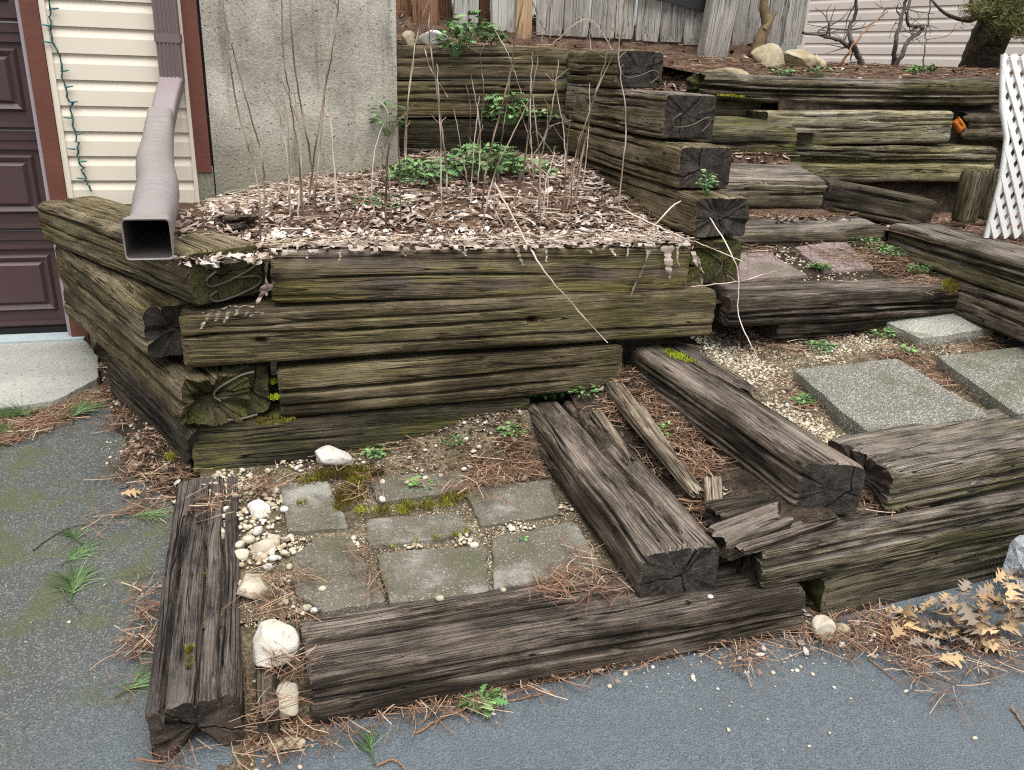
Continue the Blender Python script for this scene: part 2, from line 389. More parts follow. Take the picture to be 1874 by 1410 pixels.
def iron(t, pts, r=.0045, proud=.002, inset=0.):
    r *= .72
    """anti split iron driven into the near end of a tie; pts = fractions of width and height"""
    L, w, h = DIM[t.name]
    P = smoothline([(L+proud-inset, y*w, -z*h) for y, z in pts], 6*len(pts))
    V, F = tube(P, r, 6)
    V[:, 0] = L+proud-inset+(V[:, 0]-(L+proud-inset))*1.8
    return mk('anti_split_iron', V, F, M['iron'], True, t)

LOW = dict(res=.010, resx=.03)
HI = dict(res=.0042, resx=.014)

# ------------------------------------------------------------------ ground heights
def drive_z(p, d): return np.minimum(.105*np.logaddexp(0, (d-1.62)*9)/9, .155) - .006 + .006*(fbm(p*1.3, d*1.3, 0, 3, 2)-.5)
def patio_z(p, d): return .124 + .02*(fbm(p*5, d*5, 0, 11, 3)-.5) + .13*sst(2.45, 2.72, d)*sst(.15, .78, p) + .02*sst(2.5, 2.7, d)
def tread_z(p, d): return .20+.10*sst(.95, 1.35, p)+.05*sst(2.2, 2.6, d)+.07*sst(2.5, 2.75, d)+.03*(fbm(p*9, d*9, 0, 12, 3)-.5)
def walk_z(p, d):
    x, y = C16*p-S16*d, S16*p+C16*d
    return .375+.05*(x-1.3)+.115*(y-2.6)+.08*(1-sst(1.3, 1.75, p))*sst(2.2, 2.65, d)-.04*(1-sst(1.85, 2.1, d)) + .015*(fbm(p*7, d*7, 0, 13, 3)-.5)
def land_z(p, d): return .665+.22*(d-2.98)+.012*(fbm(p*8, d*8, 0, 14, 3)-.5)
def bed_z(p, d):
    z = .835+.085*sst(2.75, 3.5, d)+.10*sst(3.3, 4.3, d)*sst(.1, .75, p)-.10*sst(.15, -.35, p)*sst(3.0, 4.1, d)
    return z+.035*(fbm(p*6, d*6, 0, 15, 4)-.5)
def stair_z(p, d): return .785+.07*sst(3.47, 3.54, d)+.12*sst(3.62, 3.66, d)+.09*sst(3.84, 3.93, d)+.115*sst(4.02, 4.06, d)+.03*sst(4.24, 4.34, d)+.13*sst(4.42, 4.48, d)+.12*sst(4.56, 4.85, d)+.012*(fbm(p*9, d*9, 0, 16, 3)-.5)
def yard_z(p, d): return 1.50+.20*sst(5.25, 5.6, d)*sst(3.45, 3.2, p)+.05*sst(4.6, 5.4, d)+.05*sst(2.2, .9, p)+.02*(fbm(p*3, d*3, 0, 17, 3)-.5) - .05*sst(2.0, 2.4, p)*(1-sst(4.5, 5.0, d))
def side_z(p, d): return .805-.075*sst(3.25, 3.5, d)-.40*(1-sst(1.98, 2.55, d))+.02*(fbm(p*4, d*4, 0, 18, 3)-.5)

def asphalt():
    s = NT('asphalt', .8, .35); w = s.wpos()
    n = s.noise(w, 3.0, 5, .6); f = s.noise(w, 260., 3, .6); v = s.n('ShaderNodeTexVoronoi', Vector=w, Scale=170.0)
    sx = s.n('ShaderNodeSeparateXYZ', Vector=w)
    # the older unsealed strip by the garage is browner and shows its stones
    old = s.mapr(s.math('ADD', s.math('ADD', s.math('MULTIPLY', sx.outputs[0], -1.0), s.math('MULTIPLY', sx.outputs[1], .55)), s.math('MULTIPLY', n, .7)), 1.75, 2.5)
    base = s.mix(n, (.086, .103, .115), (.128, .151, .164))
    base = s.mix(old, base, s.mix(n, (.052, .056, .052), (.095, .096, .08)))
    base = s.mix(s.mapr(f, .36, .62), s.mix(.6, base, (.03, .036, .042)), s.mix(.05, base, (.32, .35, .38)))
    thr = s.math('SUBTRACT', .80, s.math('MULTIPLY', old, .30))
    st = s.mapr(s.n('ShaderNodeSeparateColor', Color=v.outputs['Color']).outputs[0], thr, s.math('ADD', thr, .06))
    st = s.math('MULTIPLY', st, s.mapr(v.outputs['Distance'], .55, .25))
    base = s.mix(s.math('MULTIPLY', st, s.math('ADD', .13, s.math('MULTIPLY', old, .40))), base, (.27, .26, .20))
    ln = s.mapr(s.math('ABSOLUTE', s.math('SUBTRACT', s.noise(w, 11., 6, .7, .6), .5)), .012, 0.)
    base = s.mix(s.math('MULTIPLY', ln, .28), base, (.24, .26, .29))
    gm = s.math('MULTIPLY', s.mapr(s.noise(w, 5., 5, .65), .48, .62), s.math('MULTIPLY', old, .65))
    base = s.mix(gm, base, (.075, .085, .03))
    s.col(base); s.bump(s.math('ADD', f, s.math('MULTIPLY', v.outputs['Distance'], .8)), .7, .005)
    return s.m
def soil(name, a, b, c, sc=1.):
    s = NT(name, .95, .1); w = s.wpos(); n = s.noise(w, 14.*sc, 6, .7); f = s.noise(w, 120.*sc, 4, .65)
    v = s.math('ADD', s.math('MULTIPLY', n, .5), s.math('MULTIPLY', f, .5))
    s.col(s.ramp(v, [(.36, a), (.5, b), (.66, c)])); s.bump(v, 1., .02)
    return s.m
def concrete(name, a, b, pits=.5, seams=False, scale=1.):
    s = NT(name, .9, .2); w = s.wpos(); n = s.noise(w, 2.6*scale, 6, .65); f = s.noise(w, 90.*scale, 4, .7); v = s.n('ShaderNodeTexVoronoi', Vector=w, Scale=75.0*scale)
    c = s.mix(s.mapr(s.math('ADD', s.math('MULTIPLY', n, .65), s.math('MULTIPLY', f, .35)), .36, .64), a, b)
    pit = s.math('MULTIPLY', s.mapr(v.outputs['Distance'], .34, .18), s.mapr(s.n('ShaderNodeSeparateColor', Color=v.outputs['Color']).outputs[0], .88, .94))
    c = s.mix(s.math('MULTIPLY', pit, pits), c, tuple(x*.35 for x in a))
    h = s.math('SUBTRACT', s.math('ADD', n, s.math('MULTIPLY', f, .6)), s.math('MULTIPLY', pit, .8))
    if seams:
        sp = s.mapr(s.noise(w, 8., 5, .6), .57, .70); c = s.mix(s.math('MULTIPLY', sp, .4), c, (.34, .33, .30))
        dk = s.mapr(s.noise(scl(s, w, 4., 4., .35), 2.2, 5, .65), .52, .68); c = s.mix(s.math('MULTIPLY', dk, .7), c, tuple(x*.42 for x in a))
        sz = s.n('ShaderNodeSeparateXYZ', Vector=w).outputs['Z']
        c = s.mix(s.math('MULTIPLY', s.mapr(s.math('ADD', sz, s.math('MULTIPLY', n, -.5)), .95, .6), .5), c, (.10, .105, .05))
    s.col(c); s.bump(h, .8, .012)
    return s.m
M['asphalt'] = asphalt()
M['soil'] = soil('dark_soil', (.012, .010, .008), (.045, .034, .024), (.13, .10, .07))
M['soilg'] = soil('gritty_soil', (.035, .027, .018), (.12, .095, .06), (.30, .25, .17))
M['litter_soil'] = soil('leafy_soil', (.025, .016, .011), (.095, .058, .04), (.22, .155, .12))
M['concrete'] = concrete('old_concrete', (.235, .215, .175), (.49, .46, .39), .75, True)
M['apron'] = concrete('apron_concrete', (.25, .25, .225), (.36, .36, .32), .25, False, .8)

sheet('ground', lambda p, d: -.25+0*p, -80, 80, -60, 80, 3, 3, M['soil'])
sheet('driveway', drive_z, -9, 9, -7, 3.6, 120, 110, M['asphalt'])
sheet('patio_ground', patio_z, -.30, .95, 1.66, 2.78, 150, 140, M['soilg'], mask=lambda p, d: (d > 1.845) | (p > .0))
sheet('tread_ground', tread_z, 1.0, 1.45, 1.72, 2.78, 50, 90, M['soil'])
sheet('walkway_ground', walk_z, 1.34, 2.75, 1.80, 2.85, 120, 90, M['soilg'])
sheet('landing_ground', land_z, 1.6, 2.8, 2.80, 3.45, 80, 50, M['soil'])
sheet('planting_bed_ground', bed_z, -.45, 1.60, 2.80, 4.45, 160, 130, M['litter_soil'])
sheet('stair_ground', stair_z, 1.66, 2.85, 3.30, 5.0, 100, 120, M['litter_soil'], mask=lambda p, d: (p < 2.575) | (d > 4.05))
sheet('yard_ground', yard_z, .3, 14., 4.50, 24., 120, 120, M['litter_soil'], mask=lambda p, d: (p > 2.9) | (d > 4.5))
def gap_z(p, d): return -.004+.12*sst(1.52, 1.85, d)+.02*(fbm(p*14, d*14, 0, 19, 3)-.5)
sheet('gap_ground', gap_z, -.20, .02, 1.42, 1.90, 30, 60, M['soilg'])
sheet('wall_soil', lambda p, d: .70+.72*sst(4.18, 4.30, d+.02*fbm(p*9, 0, 0, 8)), 2.68, 6.0, 4.16, 4.6, 90, 24, M['soil'])
sheet('side_ground', side_z, 2.72, 6., 1.92, 4.25, 60, 80, M['litter_soil'])
# soil bank against the left timbers
def bank_t(p, d):
    x, y = C16*p-S16*d, S16*p+C16*d
    return (x+1.02)*.703+(y-2.40)*.711-np.interp(d, [2.55, 2.8, 3.07, 3.34, 3.6, 4.1], [-.05, -.07, -.01, .065, .12, .21])+.05*(fbm(p*9, d*9, 0, 22, 3)-.35)
def bank_z(p, d): t = bank_t(p, d); return drive_z(p, d)-.012+.03*sst(-.02, .03, t)+.09*sst(0., .22, t)+.03*(fbm(p*12, d*12, 0, 21, 3)-.5)*sst(0, .05, t)
sheet('soil_bank', bank_z, -1.15, -.18, 2.40, 4.06, 130, 190, M['soil'], mask=lambda p, d: (bank_t(p, d) > -.012) & (bank_t(p, d) < .3) & (p < -.33))

# ------------------------------------------------------------------ garage, siding, foundation
HD = 4.14
M['siding'] = flat('cream_vinyl', (.66, .595, .49), .55, .3, .05, 3., .08, .002)
M['sidingR'] = flat('pink_vinyl', (.66, .60, .535), .55, .3, .05, 3., .08, .002)
M['trimr'] = flat('red_brown_paint', (.125, .045, .03), .6, .3, .28, 9., .5, .004)
M['door'] = flat('brown_door_paint', (.062, .034, .034), .42, .4, .10, 30., .12, .001)
M['spout'] = flat('mauve_spout', (.15, .105, .11), .5, .4, .15, 14.)
M['spoutb'] = flat('pale_mauve_spout', (.21, .168, .174), .5, .4, .15, 30.)
M['flex'] = flat('grey_flex_pipe', (.225, .20, .193), .5, .4, .13, 18., .1)
M['white'] = flat('white_vinyl', (.78, .78, .76), .45, .4, .04, 5.)
M['rubber'] = flat('black_gap', (.012, .012, .012), .8, .2)
M['inside'] = flat('pipe_inside_shade', (.05, .045, .042), .7, .2)  # darker than the pipe itself: shade of its mouth put into the colour
M['strip'] = flat('grey_weather_strip', (.30, .27, .29), .6, .3)
M['sill'] = flat('blue_grey_sill', (.33, .39, .40), .7, .3, .2, 20., .3)
def lapprofile(n_z, th=.013):
    # dutch lap: (out, height fraction from the bottom)
    return [(0.0, -.012), (th, 0.0), (th, .60), (.001, .90), (.001, 1.0)]
def siding(parent, fn, x0, x1, zb, hgt, n, mat):
    """planks; fn(x, out, z) -> world"""
    for k in range(n):
        z0 = zb+k*hgt
        P = lapprofile(0)
        V = np.array([fn(x, o, z0+f*hgt if f >= 0 else z0+.004) for x in (x0, x1) for o, f in P]); m = len(P)
        F = np.array([[i, i+m, i+m+1, i+1] for i in range(m-1)])
        kid(parent, 'siding_plank', V, F, mat, False)
PL, PR = -.862, -.345       # siding between door trim and corner board
house = empty('garage_wall', W(-.6, HD, .2))
tag(house, 'cream horizontal vinyl siding of the garage beside the brown door', 'wall')
kid(house, 'wall_panel', boxv(-.95, -.26, HD+.004, HD+.2, -.1, 4.2), QB, M['siding'])
siding(house, lambda x, o, z: W(x, HD-o, z), PL, PR, 1.549-.1045*8, .1045, 30, M['siding'])
for x0, x1 in ((-.885, -.862), (-.355, -.338)):
    kid(house, 'edge_channel', boxv(x0, x1, HD-.02, HD+.003, .3, 4.0), QB, M['siding'])
kid(house, 'sill_plate', boxv(-.34, -.268, HD-.012, HD+.003, .2, .985), QB, M['concrete'])
tr = empty('door_trim', W(-.92, HD, .2)); tag(tr, 'red-brown painted trim board beside the garage door', 'trim')
kid(tr, 'board', boxv(-.955, -.887, HD-.028, HD+.12, .17, 3.2), QB, M['trimr'])
kid(tr, 'weather_strip', boxv(-.972, -.957, HD-.012, HD+.10, .17, 3.2), QB, M['strip'])
cb = empty('corner_board', W(-.30, HD, 1.0)); tag(cb, 'red-brown corner board between siding and concrete wall', 'trim')
kid(cb, 'board', boxv(-.338, -.274, HD-.022, HD+.05, .96, 4.0), QB, M['trimr'])
kid(cb, 'sealant_gap', boxv(-.273, -.262, HD-.008, HD+.05, .70, 4.0), QB, M['rubber'])
gdoor = empty('garage_door', W(-1.4, HD+.07, .23)); tag(gdoor, 'dark brown panelled garage door above the concrete apron', 'garage door')
secz = [.235, .685, 1.12, 1.555, 1.99, 2.4]
def frame4(p0, p1, z0, z1, dp0, dp1, wd):
    """sloped picture frame border, from depth dp0 outside to dp1 inside"""
    o = [(p0, z0), (p1, z0), (p1, z1), (p0, z1)]; i = [(p0+wd, z0+wd), (p1-wd, z0+wd), (p1-wd, z1-wd), (p0+wd, z1-wd)]
    V = np.array([W(p, dp0, z) for p, z in o]+[W(p, dp1, z) for p, z in i])
    return V, np.array([[k, (k+1) % 4, 4+(k+1) % 4, 4+k] for k in range(4)])
for k in range(5):
    z0, z1 = secz[k]+.006, secz[k+1]
    g = HD+.075
    sec = kid(gdoor, 'door_section', boxv(-3.6, -.974, g, g+.04, z0, z1), QB, M['door'])
    H = z1-z0
    for a, b in ((-3.4, -1.97), (-1.80, -1.015)):
        za, zb = z0+.075, z0+.075+.60*H
        parts = [frame4(a, b, za, zb, g-.001, g-.016, .012), frame4(a+.012, b-.012, za+.012, zb-.012, g-.016, g-.004, .022)]
        ia, ib, iza, izb = a+.034, b-.034, za+.034, zb-.034
        parts.append(frame4(ia, ib, iza, izb, g-.004, g-.018, .014))
        parts.append((np.array([W(p, g-.018, z) for p, z in ((ia+.014, iza+.014), (ib-.014, iza+.014), (ib-.014, izb-.014), (ia+.014, izb-.014))]), np.array([[0, 1, 2, 3]])))
        V, F = joinm(parts); V = V-np.array(gdoor.location); mk('raised_panel', V, F, M['door'], False, sec)
    V, F = joinm([(boxv(-3.6, -.974, g-.014, g-.001, z1-.075, z1-.06), QB), (boxv(-3.6, -.974, g-.006, g-.001, z1-.036, z1-.032), QB), (boxv(-3.6, -.974, g-.016, g-.001, z0+.012, z0+.03), QB)])
    mk('section_rib', V-np.array(gdoor.location), F, M['door'], False, sec)
kid(gdoor, 'bottom_seal', boxv(-3.6, -.974, HD+.06, HD+.12, .212, .24), QB, M['rubber'])
gb = empty('garage_sill', W(-1.4, HD, .15)); tag(gb, 'narrow pale blue-grey painted sill under the garage door', 'sill')
kid(gb, 'sill_strip', boxv(-3.6, -.90, HD-.06, HD+.2, .10, .212), QB, M['sill'])
# apron slab in front of the garage
def apron_z(p, d): return .198-.03*(HD-.06-d)+.004*(fbm(p*6, d*6, 0, 31, 2)-.5)
APRON = [W(p, d, float(apron_z(np.array(p), np.array(d)))+.004) for p, d in ((-4.2, 4.083), (-4.2, 3.26), (-1.5, 3.30), (-1.06, 3.32), (-.88, 3.37), (-.76, 3.58), (-.80, 3.85), (-.89, 4.083))]
# poured foundation
n1, n2 = 150, 120
pp, zz = np.meshgrid(np.linspace(-.262, .575, n1), np.linspace(.3, 2.6, n2), indexing='ij')
rel = .016*(fbm(pp*5, zz*5, 0, 41, 5)-.5)+.010*np.exp(-((pp+.10-.006*np.sin(zz*9))/.014)**2)-.004
hole = np.exp(-(((pp-.40)/.05)**2+((zz-1.08)/.1)**2)); rel = rel+.02*hole*(fbm(pp*60, zz*60, 0, 42, 2)-.5)
V = np.stack([C16*pp-S16*(HD-.02+rel), S16*pp+C16*(HD-.02+rel), zz], -1).reshape(-1, 3)
i, j = np.meshgrid(np.arange(n1-1), np.arange(n2-1), indexing='ij'); a = (i*n2+j).ravel()
F = np.stack([a, a+n2, a+n2+1, a+1], -1)
bv = boxv(-.262, .573, HD+.012, HD+.28, .3, 2.6); nv = len(V)
er = (n1-1)*n2+np.arange(n2)
er2 = nv+8+np.arange(n2)
Vb = V[er]+np.array(W(0, .06, 0))[None, :]
V = np.concatenate([V, bv, Vb]); F = np.concatenate([F, QB+nv, np.stack([er[:-1], er2[:-1], er2[1:], er[1:]], -1)])
tag(mk('foundation_wall', V, F, M['concrete'], True), 'rough weathered concrete foundation wall behind the planting bed', 'wall')

# ------------------------------------------------------------------ timbers: left return wall
tie('railroad_tie', gz(62, 368, .865), gz(338, 463, .885), .25, .172, 'olive', 'endg', 'topmost left timber, mossy, with downspout outlet resting on it', 1, rc=.03, rot0=.03, roll=2,
    cracks=[('t', .4, -.1, .7, .03, .008), ('t', .7, .1, .6, .022, .006), ('f', .93, .2, .9, .015, .006)], ncr=5, **HI)
t_l1 = bpy.data.objects['railroad_tie']
iron(t_l1, [(.60, .16), (.90, .30), (.88, .45), (.55, .62), (.27, .68), (.22, .55), (.36, .42)])
iron(t_l1, [(.62, .60), (.92, .66), (.90, .82), (.55, .95), (.30, .97), (.24, .86), (.34, .78)])
tie('railroad_tie', gz(97, 443, .695), gz(264, 572, .70), .23, .175, 'olive', 'end', 'second timber down on the left return, black rotted end', 2, rc=.035, rot1=.05, ncr=4, cracks=[('f', .6, .3, .8, .025, .007)], **HI)
tie('railroad_tie', gz(113, 510, .515), gz(343, 708, .495), .22, .17, 'olive', 'endg', 'lowest long left timber, end split and sagging outward', 3, rc=.03, rot1=.09, ncr=4, cracks=[('f', .5, .2, .9, .03, .008), ('t', .5, .3, .8, .03, .008)], roll=-4, **HI)
tie('railroad_tie', gz(190, 640, .37), gz(352, 800, .30), .2, .2, 'dark', 'end', 'dark half buried bottom timber at the left bank', 4, rc=.03, rot1=.08)
tie('railroad_tie', W(-.245, 3.5, .497), W(-.243, 2.70, .497), .185, .172, 'moss_timber', 'endg', 'mossy short timber end set in the corner gap', 5, rc=.03, rot1=.03, **HI)
t_cb = bpy.data.objects['railroad_tie.004']
iron(t_cb, [(.75, .05), (.5, .12), (.12, .35), (.05, .5), (.15, .6)], .005, .008)
iron(t_cb, [(.10, .72), (.12, .95), (.4, 1.0), (.75, .93)], .005, .008)
# front wall of the raised bed
tie('railroad_tie', W(-.033, 2.709, .878), W(1.435, 2.711, .865), .225, .172, 'oliveA', 'endb', 'top front timber of the bed, purple-grey stained above, green below', 6, rc=.018, amp=.004, ncr=2, **HI)
tie('railroad_tie', W(-.317, 2.686, .692), W(1.545, 2.688, .702), .225, .178, 'olive', 'endb', 'long cracked front timber with knot, second from the top', 7, fholes=[(.62, .45, .011, .05), (.13, .55, .009, .04)], rc=.02, amp=.004, ncr=4,
    cracks=[('f', .42, -.1, .75, .045, .004), ('f', .7, .3, .8, .035, .0035), ('f', .25, .1, .5, .03, .003)], **HI)
tie('railroad_tie', W(-.035, 2.682, .487), W(1.19, 2.684, .512), .225, .168, 'olive', 'endb', 'third front timber, deeply split, tucked above dark soil', 8, rc=.022, amp=.004, ncr=4,
    cracks=[('f', .42, -.1, .95, .055, .005), ('f', .70, -.1, .9, .05, .0045)], **HI)
tie('railroad_tie', W(-.325, 2.70, .312), W(.85, 2.70, .312), .225, .20, 'moss_timber', 'endg', 'bottom front timber, green and mossy, sinking into patio gravel', 9, rc=.025, amp=.005, ncr=3, **HI)
# back wall of the bed
tie('railroad_tie', W(.50, 4.40, 1.535), W(1.500, 4.40, 1.562), .22, .158, 'olive', 'endb', 'top timber of the back wall, weeds draped over it', 10, rc=.015, ncr=3, cracks=[('f', .6, -.1, 1.2, .02, .005)])
tie('railroad_tie', W(.50, 4.395, 1.368), W(1.505, 4.395, 1.394), .22, .17, 'olive', 'endb', 'yellow-green middle timber of the back wall with long splits', 11, rc=.015, ncr=3, cracks=[('f', .35, -.1, 1.2, .026, .005), ('f', .6, -.1, 1.2, .022, .005)])
tie('railroad_tie', W(.50, 4.40, 1.188), W(1.50, 4.40, 1.212), .22, .21, 'dark', 'endb', 'dark bottom timber of the back wall behind the green weeds', 12, rc=.02, ncr=3)
# right wall of the bed: stepped ends towards the viewer
K = [(1.545, 3.655, .158, 'olive', 'end', 'top stepped timber, tarred end with bent iron, at back corner'),
     (1.378, 3.13, .17, 'greyB', 'end', 'second stepped timber, pale side grain, tarred end with iron'),
     (1.198, 2.955, .16, 'olive', 'end', 'third stepped timber with a split dark rounded end'),
     (1.030, 2.765, .15, 'olive', 'end', 'fourth stepped timber, low, with rotten hollow end'),
     (.868, 2.80, .165, 'moss_timber', 'endg', 'mossy timber end behind the right end of the front wall'),
     (.695, 2.93, .17, 'dark', 'end', 'dark lowest timber end in the gap by the steps')]
for i, (z, dn, h, mt, en, lb) in enumerate(K):
    o = tie('railroad_tie', W(1.485, 4.38, z), W(1.478, dn, z-.005), .225, h, mt, en, lb, 20+i, rc=.022, ncr=4, rot1=.04 if i == 3 else .012, **(HI if i < 4 else {}))
    if i == 0: iron(o, [(.12, .38), (.06, .55), (.2, .72), (.45, .68), (.75, .52), (.88, .66), (.72, .86)], .0035)
    if i == 1: iron(o, [(.30, .42), (.16, .55), (.2, .72), (.5, .68), (.8, .5), (.86, .62), (.72, .82)], .003)
    if i == 4: iron(o, [(.4, .3), (.6, .5), (.5, .8)], .003)

# ------------------------------------------------------------------ timbers: patio edge and steps
tie('railroad_tie', W(-.012, 1.572, .142), W(1.325, 1.632, .142), .25, .15, 'grey', 'endb', 'long front timber along the drive, split down its top', 30, rc=.03, amp=.005, grain=.004, ncr=12,
    cracks=[('t', .55, -.1, 1.3, .075, .0065), ('t', .75, -.1, .9, .04, .004), ('t', .25, .1, .9, .04, .004), ('f', .45, -.1, 1.2, .04, .004)], res=.0045, resx=.012, rot0=.015)
tie('railroad_tie', W(-.372, 2.64, .150), W(-.338, 1.535, .150), .195, .16, 'greyD', 'endb', 'rotten timber at left pointing at the viewer, hollow end, lichen spots', 31, hollow=(.5, .08, .2), rc=.03, amp=.007, grain=.004, ncr=7, rot1=.02,
    cracks=[('t', .17, .25, 1.0, .06, .005), ('t', .80, .1, 1.0, .05, .0035), ('t', .5, .35, .9, .03, .003)], res=.0042, resx=.012)
tie('timber_sliver', W(-.128, 2.15, .115), W(-.112, 1.52, .095), .05, .12, 'dark', 'endb', 'dark broken sliver beside the rotten left timber', 32, cat='wood piece', rc=.014, ncr=3, rot0=.05, rot1=.03, res=.006, resx=.015)
tie('railroad_tie', W(.838, 2.735, .296), W(.852, 1.692, .288), .235, .155, 'grey', 'end', 'lower step timber with bolt holes and wide lengthwise split', 33, holes=[(.12, .42, .009, .03), (.22, .38, .008, .03)], rc=.035, amp=.004, grain=.003, ncr=9,
    cracks=[('t', .60, -.1, 1.0, .13, .0115), ('t', .60, .12, .25, .12, .017), ('t', .30, .4, .9, .03, .003)], res=.0045, resx=.012, side=.01)
tie('railroad_tie', W(1.245, 2.76, .485), W(1.365, 1.80, .448), .165, .165, 'grey', 'end', 'upper step timber, worn pale near its tarred end with iron', 34, rc=.032, amp=.004, grain=.003, ncr=8, skew1=-.08, cracks=[('t', .8, -.1, 1., .03, .008), ('f', .6, 0, 1., .015, .005)], res=.0045, resx=.012)
iron(bpy.data.objects['railroad_tie.021'], [(.45, .15), (.2, .35), (.3, .6), (.6, .62), (.95, .3)], .003, -.03)
tie('timber_sliver', W(1.405, 2.78, .478), W(1.47, 2.24, .452), .085, .10, 'grey', 'endb', 'broken back strip of the upper step with ragged end', 35, cat='wood piece', rc=.012, ncr=4, rot1=.13, res=.005, resx=.012)
tie('railroad_tie', W(1.165, 1.650, .275), W(2.75, 1.790, .272), .235, .135, 'greyB', 'endb', 'right front timber stacked on the long front timber', 36, rc=.03, amp=.005, grain=.004, ncr=10, rot0=.03, cracks=[('f', .4, -.1, 1.2, .028, .006), ('t', .3, -.1, .6, .03, .008)], res=.0045, resx=.012)
tie('railroad_tie', W(1.395, 1.668, .135), W(2.75, 1.80, .135), .235, .16, 'moss_timber', 'endg', 'lowest right timber, half hidden by needles and oak leaves', 37, rc=.035, amp=.005, rot0=.02)
tie('railroad_tie', W(1.60, 1.742, .415), W(2.85, 1.89, .425), .275, .145, 'greyB', 'endb', 'topmost right timber, flat grey top with two grooves, rotten left end', 38, rc=.03, amp=.004, grain=.004, ncr=5, rot0=.035,
    cracks=[('t', .45, -.1, 1.3, .06, .0045), ('t', .66, -.1, 1.3, .05, .004), ('f', .55, -.1, 1.3, .04, .005), ('f', .78, -.1, 1.3, .03, .0045)], res=.0045, resx=.012)
# the right front wall goes on beyond the picture
for i, (a, b, w, h, mt, lb) in enumerate([(W(2.87, 1.892, .425), W(4.6, 2.09, .425), .275, .145, 'greyB', 'top course of the front wall further right'), (W(2.77, 1.792, .272), W(4.6, 1.95, .272), .235, .135, 'greyB', 'middle course of the front wall further right'), (W(2.77, 1.802, .135), W(4.6, 1.96, .135), .235, .16, 'moss_timber', 'lowest course of the front wall further right')]):
    tie('railroad_tie', a, b, w, h, mt, 'endb', lb, 80+i, rc=.03, ncr=4, **LOW)
# broken pieces lying between the steps
SH = [('plank', gz(1090, 682, .385), gz(1264, 908, .315), .085, .04, 'long split plank lying between the two step timbers', .5, 0),
      ('plank', gz(1130, 720, .35), gz(1225, 860, .31), .07, .04, 'short flaky plank beside the lower step', .4, 8),
      ('wood_chunk', gz(1285, 855, .345), gz(1292, 935, .30), .06, .08, 'upright grained wood chunk in front of the upper step', .2, 0),
      ('wood_chunk', gz(1308, 945, .325), gz(1452, 915, .325), .09, .07, 'dark broken block under the upper step end', .2, 0),
      ('wood_chunk', gz(1318, 1008, .285), gz(1475, 945, .335), .10, .07, 'split pale block wedged beside the right front timber', .15, 10),
      ('wood_chunk', gz(1350, 1012, .29), gz(1560, 945, .305), .07, .03, 'thin splinter resting on the right front timber', .4, 0),
      ('plank', gz(1075, 742, .325), gz(1150, 850, .30), .05, .03, 'narrow strip against the right side of the lower step', .3, 0),
      ('wood_chunk', gz(238, 712, .27), gz(318, 800, .18), .09, .03, 'loose bark slab leaning on the left bank', .3, 0),
      ('wood_chunk', gd(395, 398, 3.2), gd(438, 395, 3.0), .09, .06, 'small split log end by the concrete wall', .1, 0)]
for i, (nm, a, b, w, h, lb, tp, rl) in enumerate(SH):
    tie(nm, a, b, w, h, 'shard' if i in (0, 1, 2, 6) else ('dark' if i == 3 else 'grey'), 'endb', lb, 50+i, cat='wood piece', rc=.012, amp=.004, grain=.004, ncr=5, rot0=.03, rot1=.04, taper=tp, roll=rl, res=.005, resx=.012)

# ------------------------------------------------------------------ stairs and right walls
tie('railroad_tie', W(1.635, 2.738, .66), W(2.735, 2.775, .66), .24, .125, 'grey', 'endb', 'first stair timber, broad weathered top, below the red pavers', 60, rc=.025, ncr=9, cracks=[('t', .3, -.1, 1.2, .025, .006), ('f', .5, 0, .9, .02, .006)], **HI)
tie('railroad_tie', W(1.85, 2.765, .545), W(2.5, 2.79, .545), .2, .08, 'dark', 'endb', 'thin timber packed under the first stair timber', 61, rc=.015, rot0=.03)
tie('railroad_tie', W(1.83, 3.285, .798), W(2.74, 3.29, .812), .25, .14, 'greyB', 'endb', 'second stair timber with mossy front behind the red pavers', 62, roll=4, rc=.03, ncr=7, cracks=[('f', .4, -.1, 1.2, .02, .006)])
tie('railroad_tie', W(1.92, 3.555, 1.000), W(2.60, 3.56, .995), .34, .15, 'greyB', 'endg', 'third stair timber, dark and crumbly with pale top edge', 63, roll=8, rc=.04, amp=.018, ncr=6, rot1=.03)
tie('railroad_tie', W(2.02, 3.945, 1.205), W(2.645, 3.95, 1.208), .34, .15, 'moss_timber', 'endg', 'fourth stair timber, dark rounded end, mossy beneath', 64, roll=6, rc=.045, amp=.018, ncr=6, rot1=.02)
tie('railroad_tie', W(2.05, 4.36, 1.352), W(2.66, 4.36, 1.340), .26, .17, 'moss_timber', 'endg', 'topmost stair timber, thin and yellow with moss', 65, rc=.03, amp=.012, rot1=.03)
tie('railroad_tie', W(2.17, 4.30, 1.462), W(4.10, 4.13, 1.485), .25, .138, 'greyB', 'endg', 'long top timber of the right wall under the conifer', 66, rc=.05, amp=.016, ncr=10, rot0=.08, bow=-.012, cracks=[('f', .55, 0, 1.2, .03, .008), ('f', .8, .2, 1., .03, .008)])
tie('railroad_tie', W(2.53, 4.14, 1.283), W(3.745, 4.14, 1.312), .24, .178, 'pale', 'endg', 'yellow lichen covered timber in the right wall', 67, rc=.02, ncr=6, rot0=.02)
tie('railroad_tie', W(3.79, 4.165, 1.31), W(4.4, 4.15, 1.31), .22, .165, 'greyB', 'end', 'broken timber with shredded end beside orange wood', 68, rc=.05, amp=.022, ncr=10, rot0=.10)
tie('railroad_tie', W(2.56, 4.12, 1.115), W(4.07, 4.10, 1.108), .24, .20, 'pale', 'endg', 'wavy split timber below the yellow one, dark right end', 69, rc=.03, amp=.012, ncr=8, rot0=.05, cracks=[('f', .45, .1, .9, .05, .012), ('f', .3, .0, .5, .03, .008)])
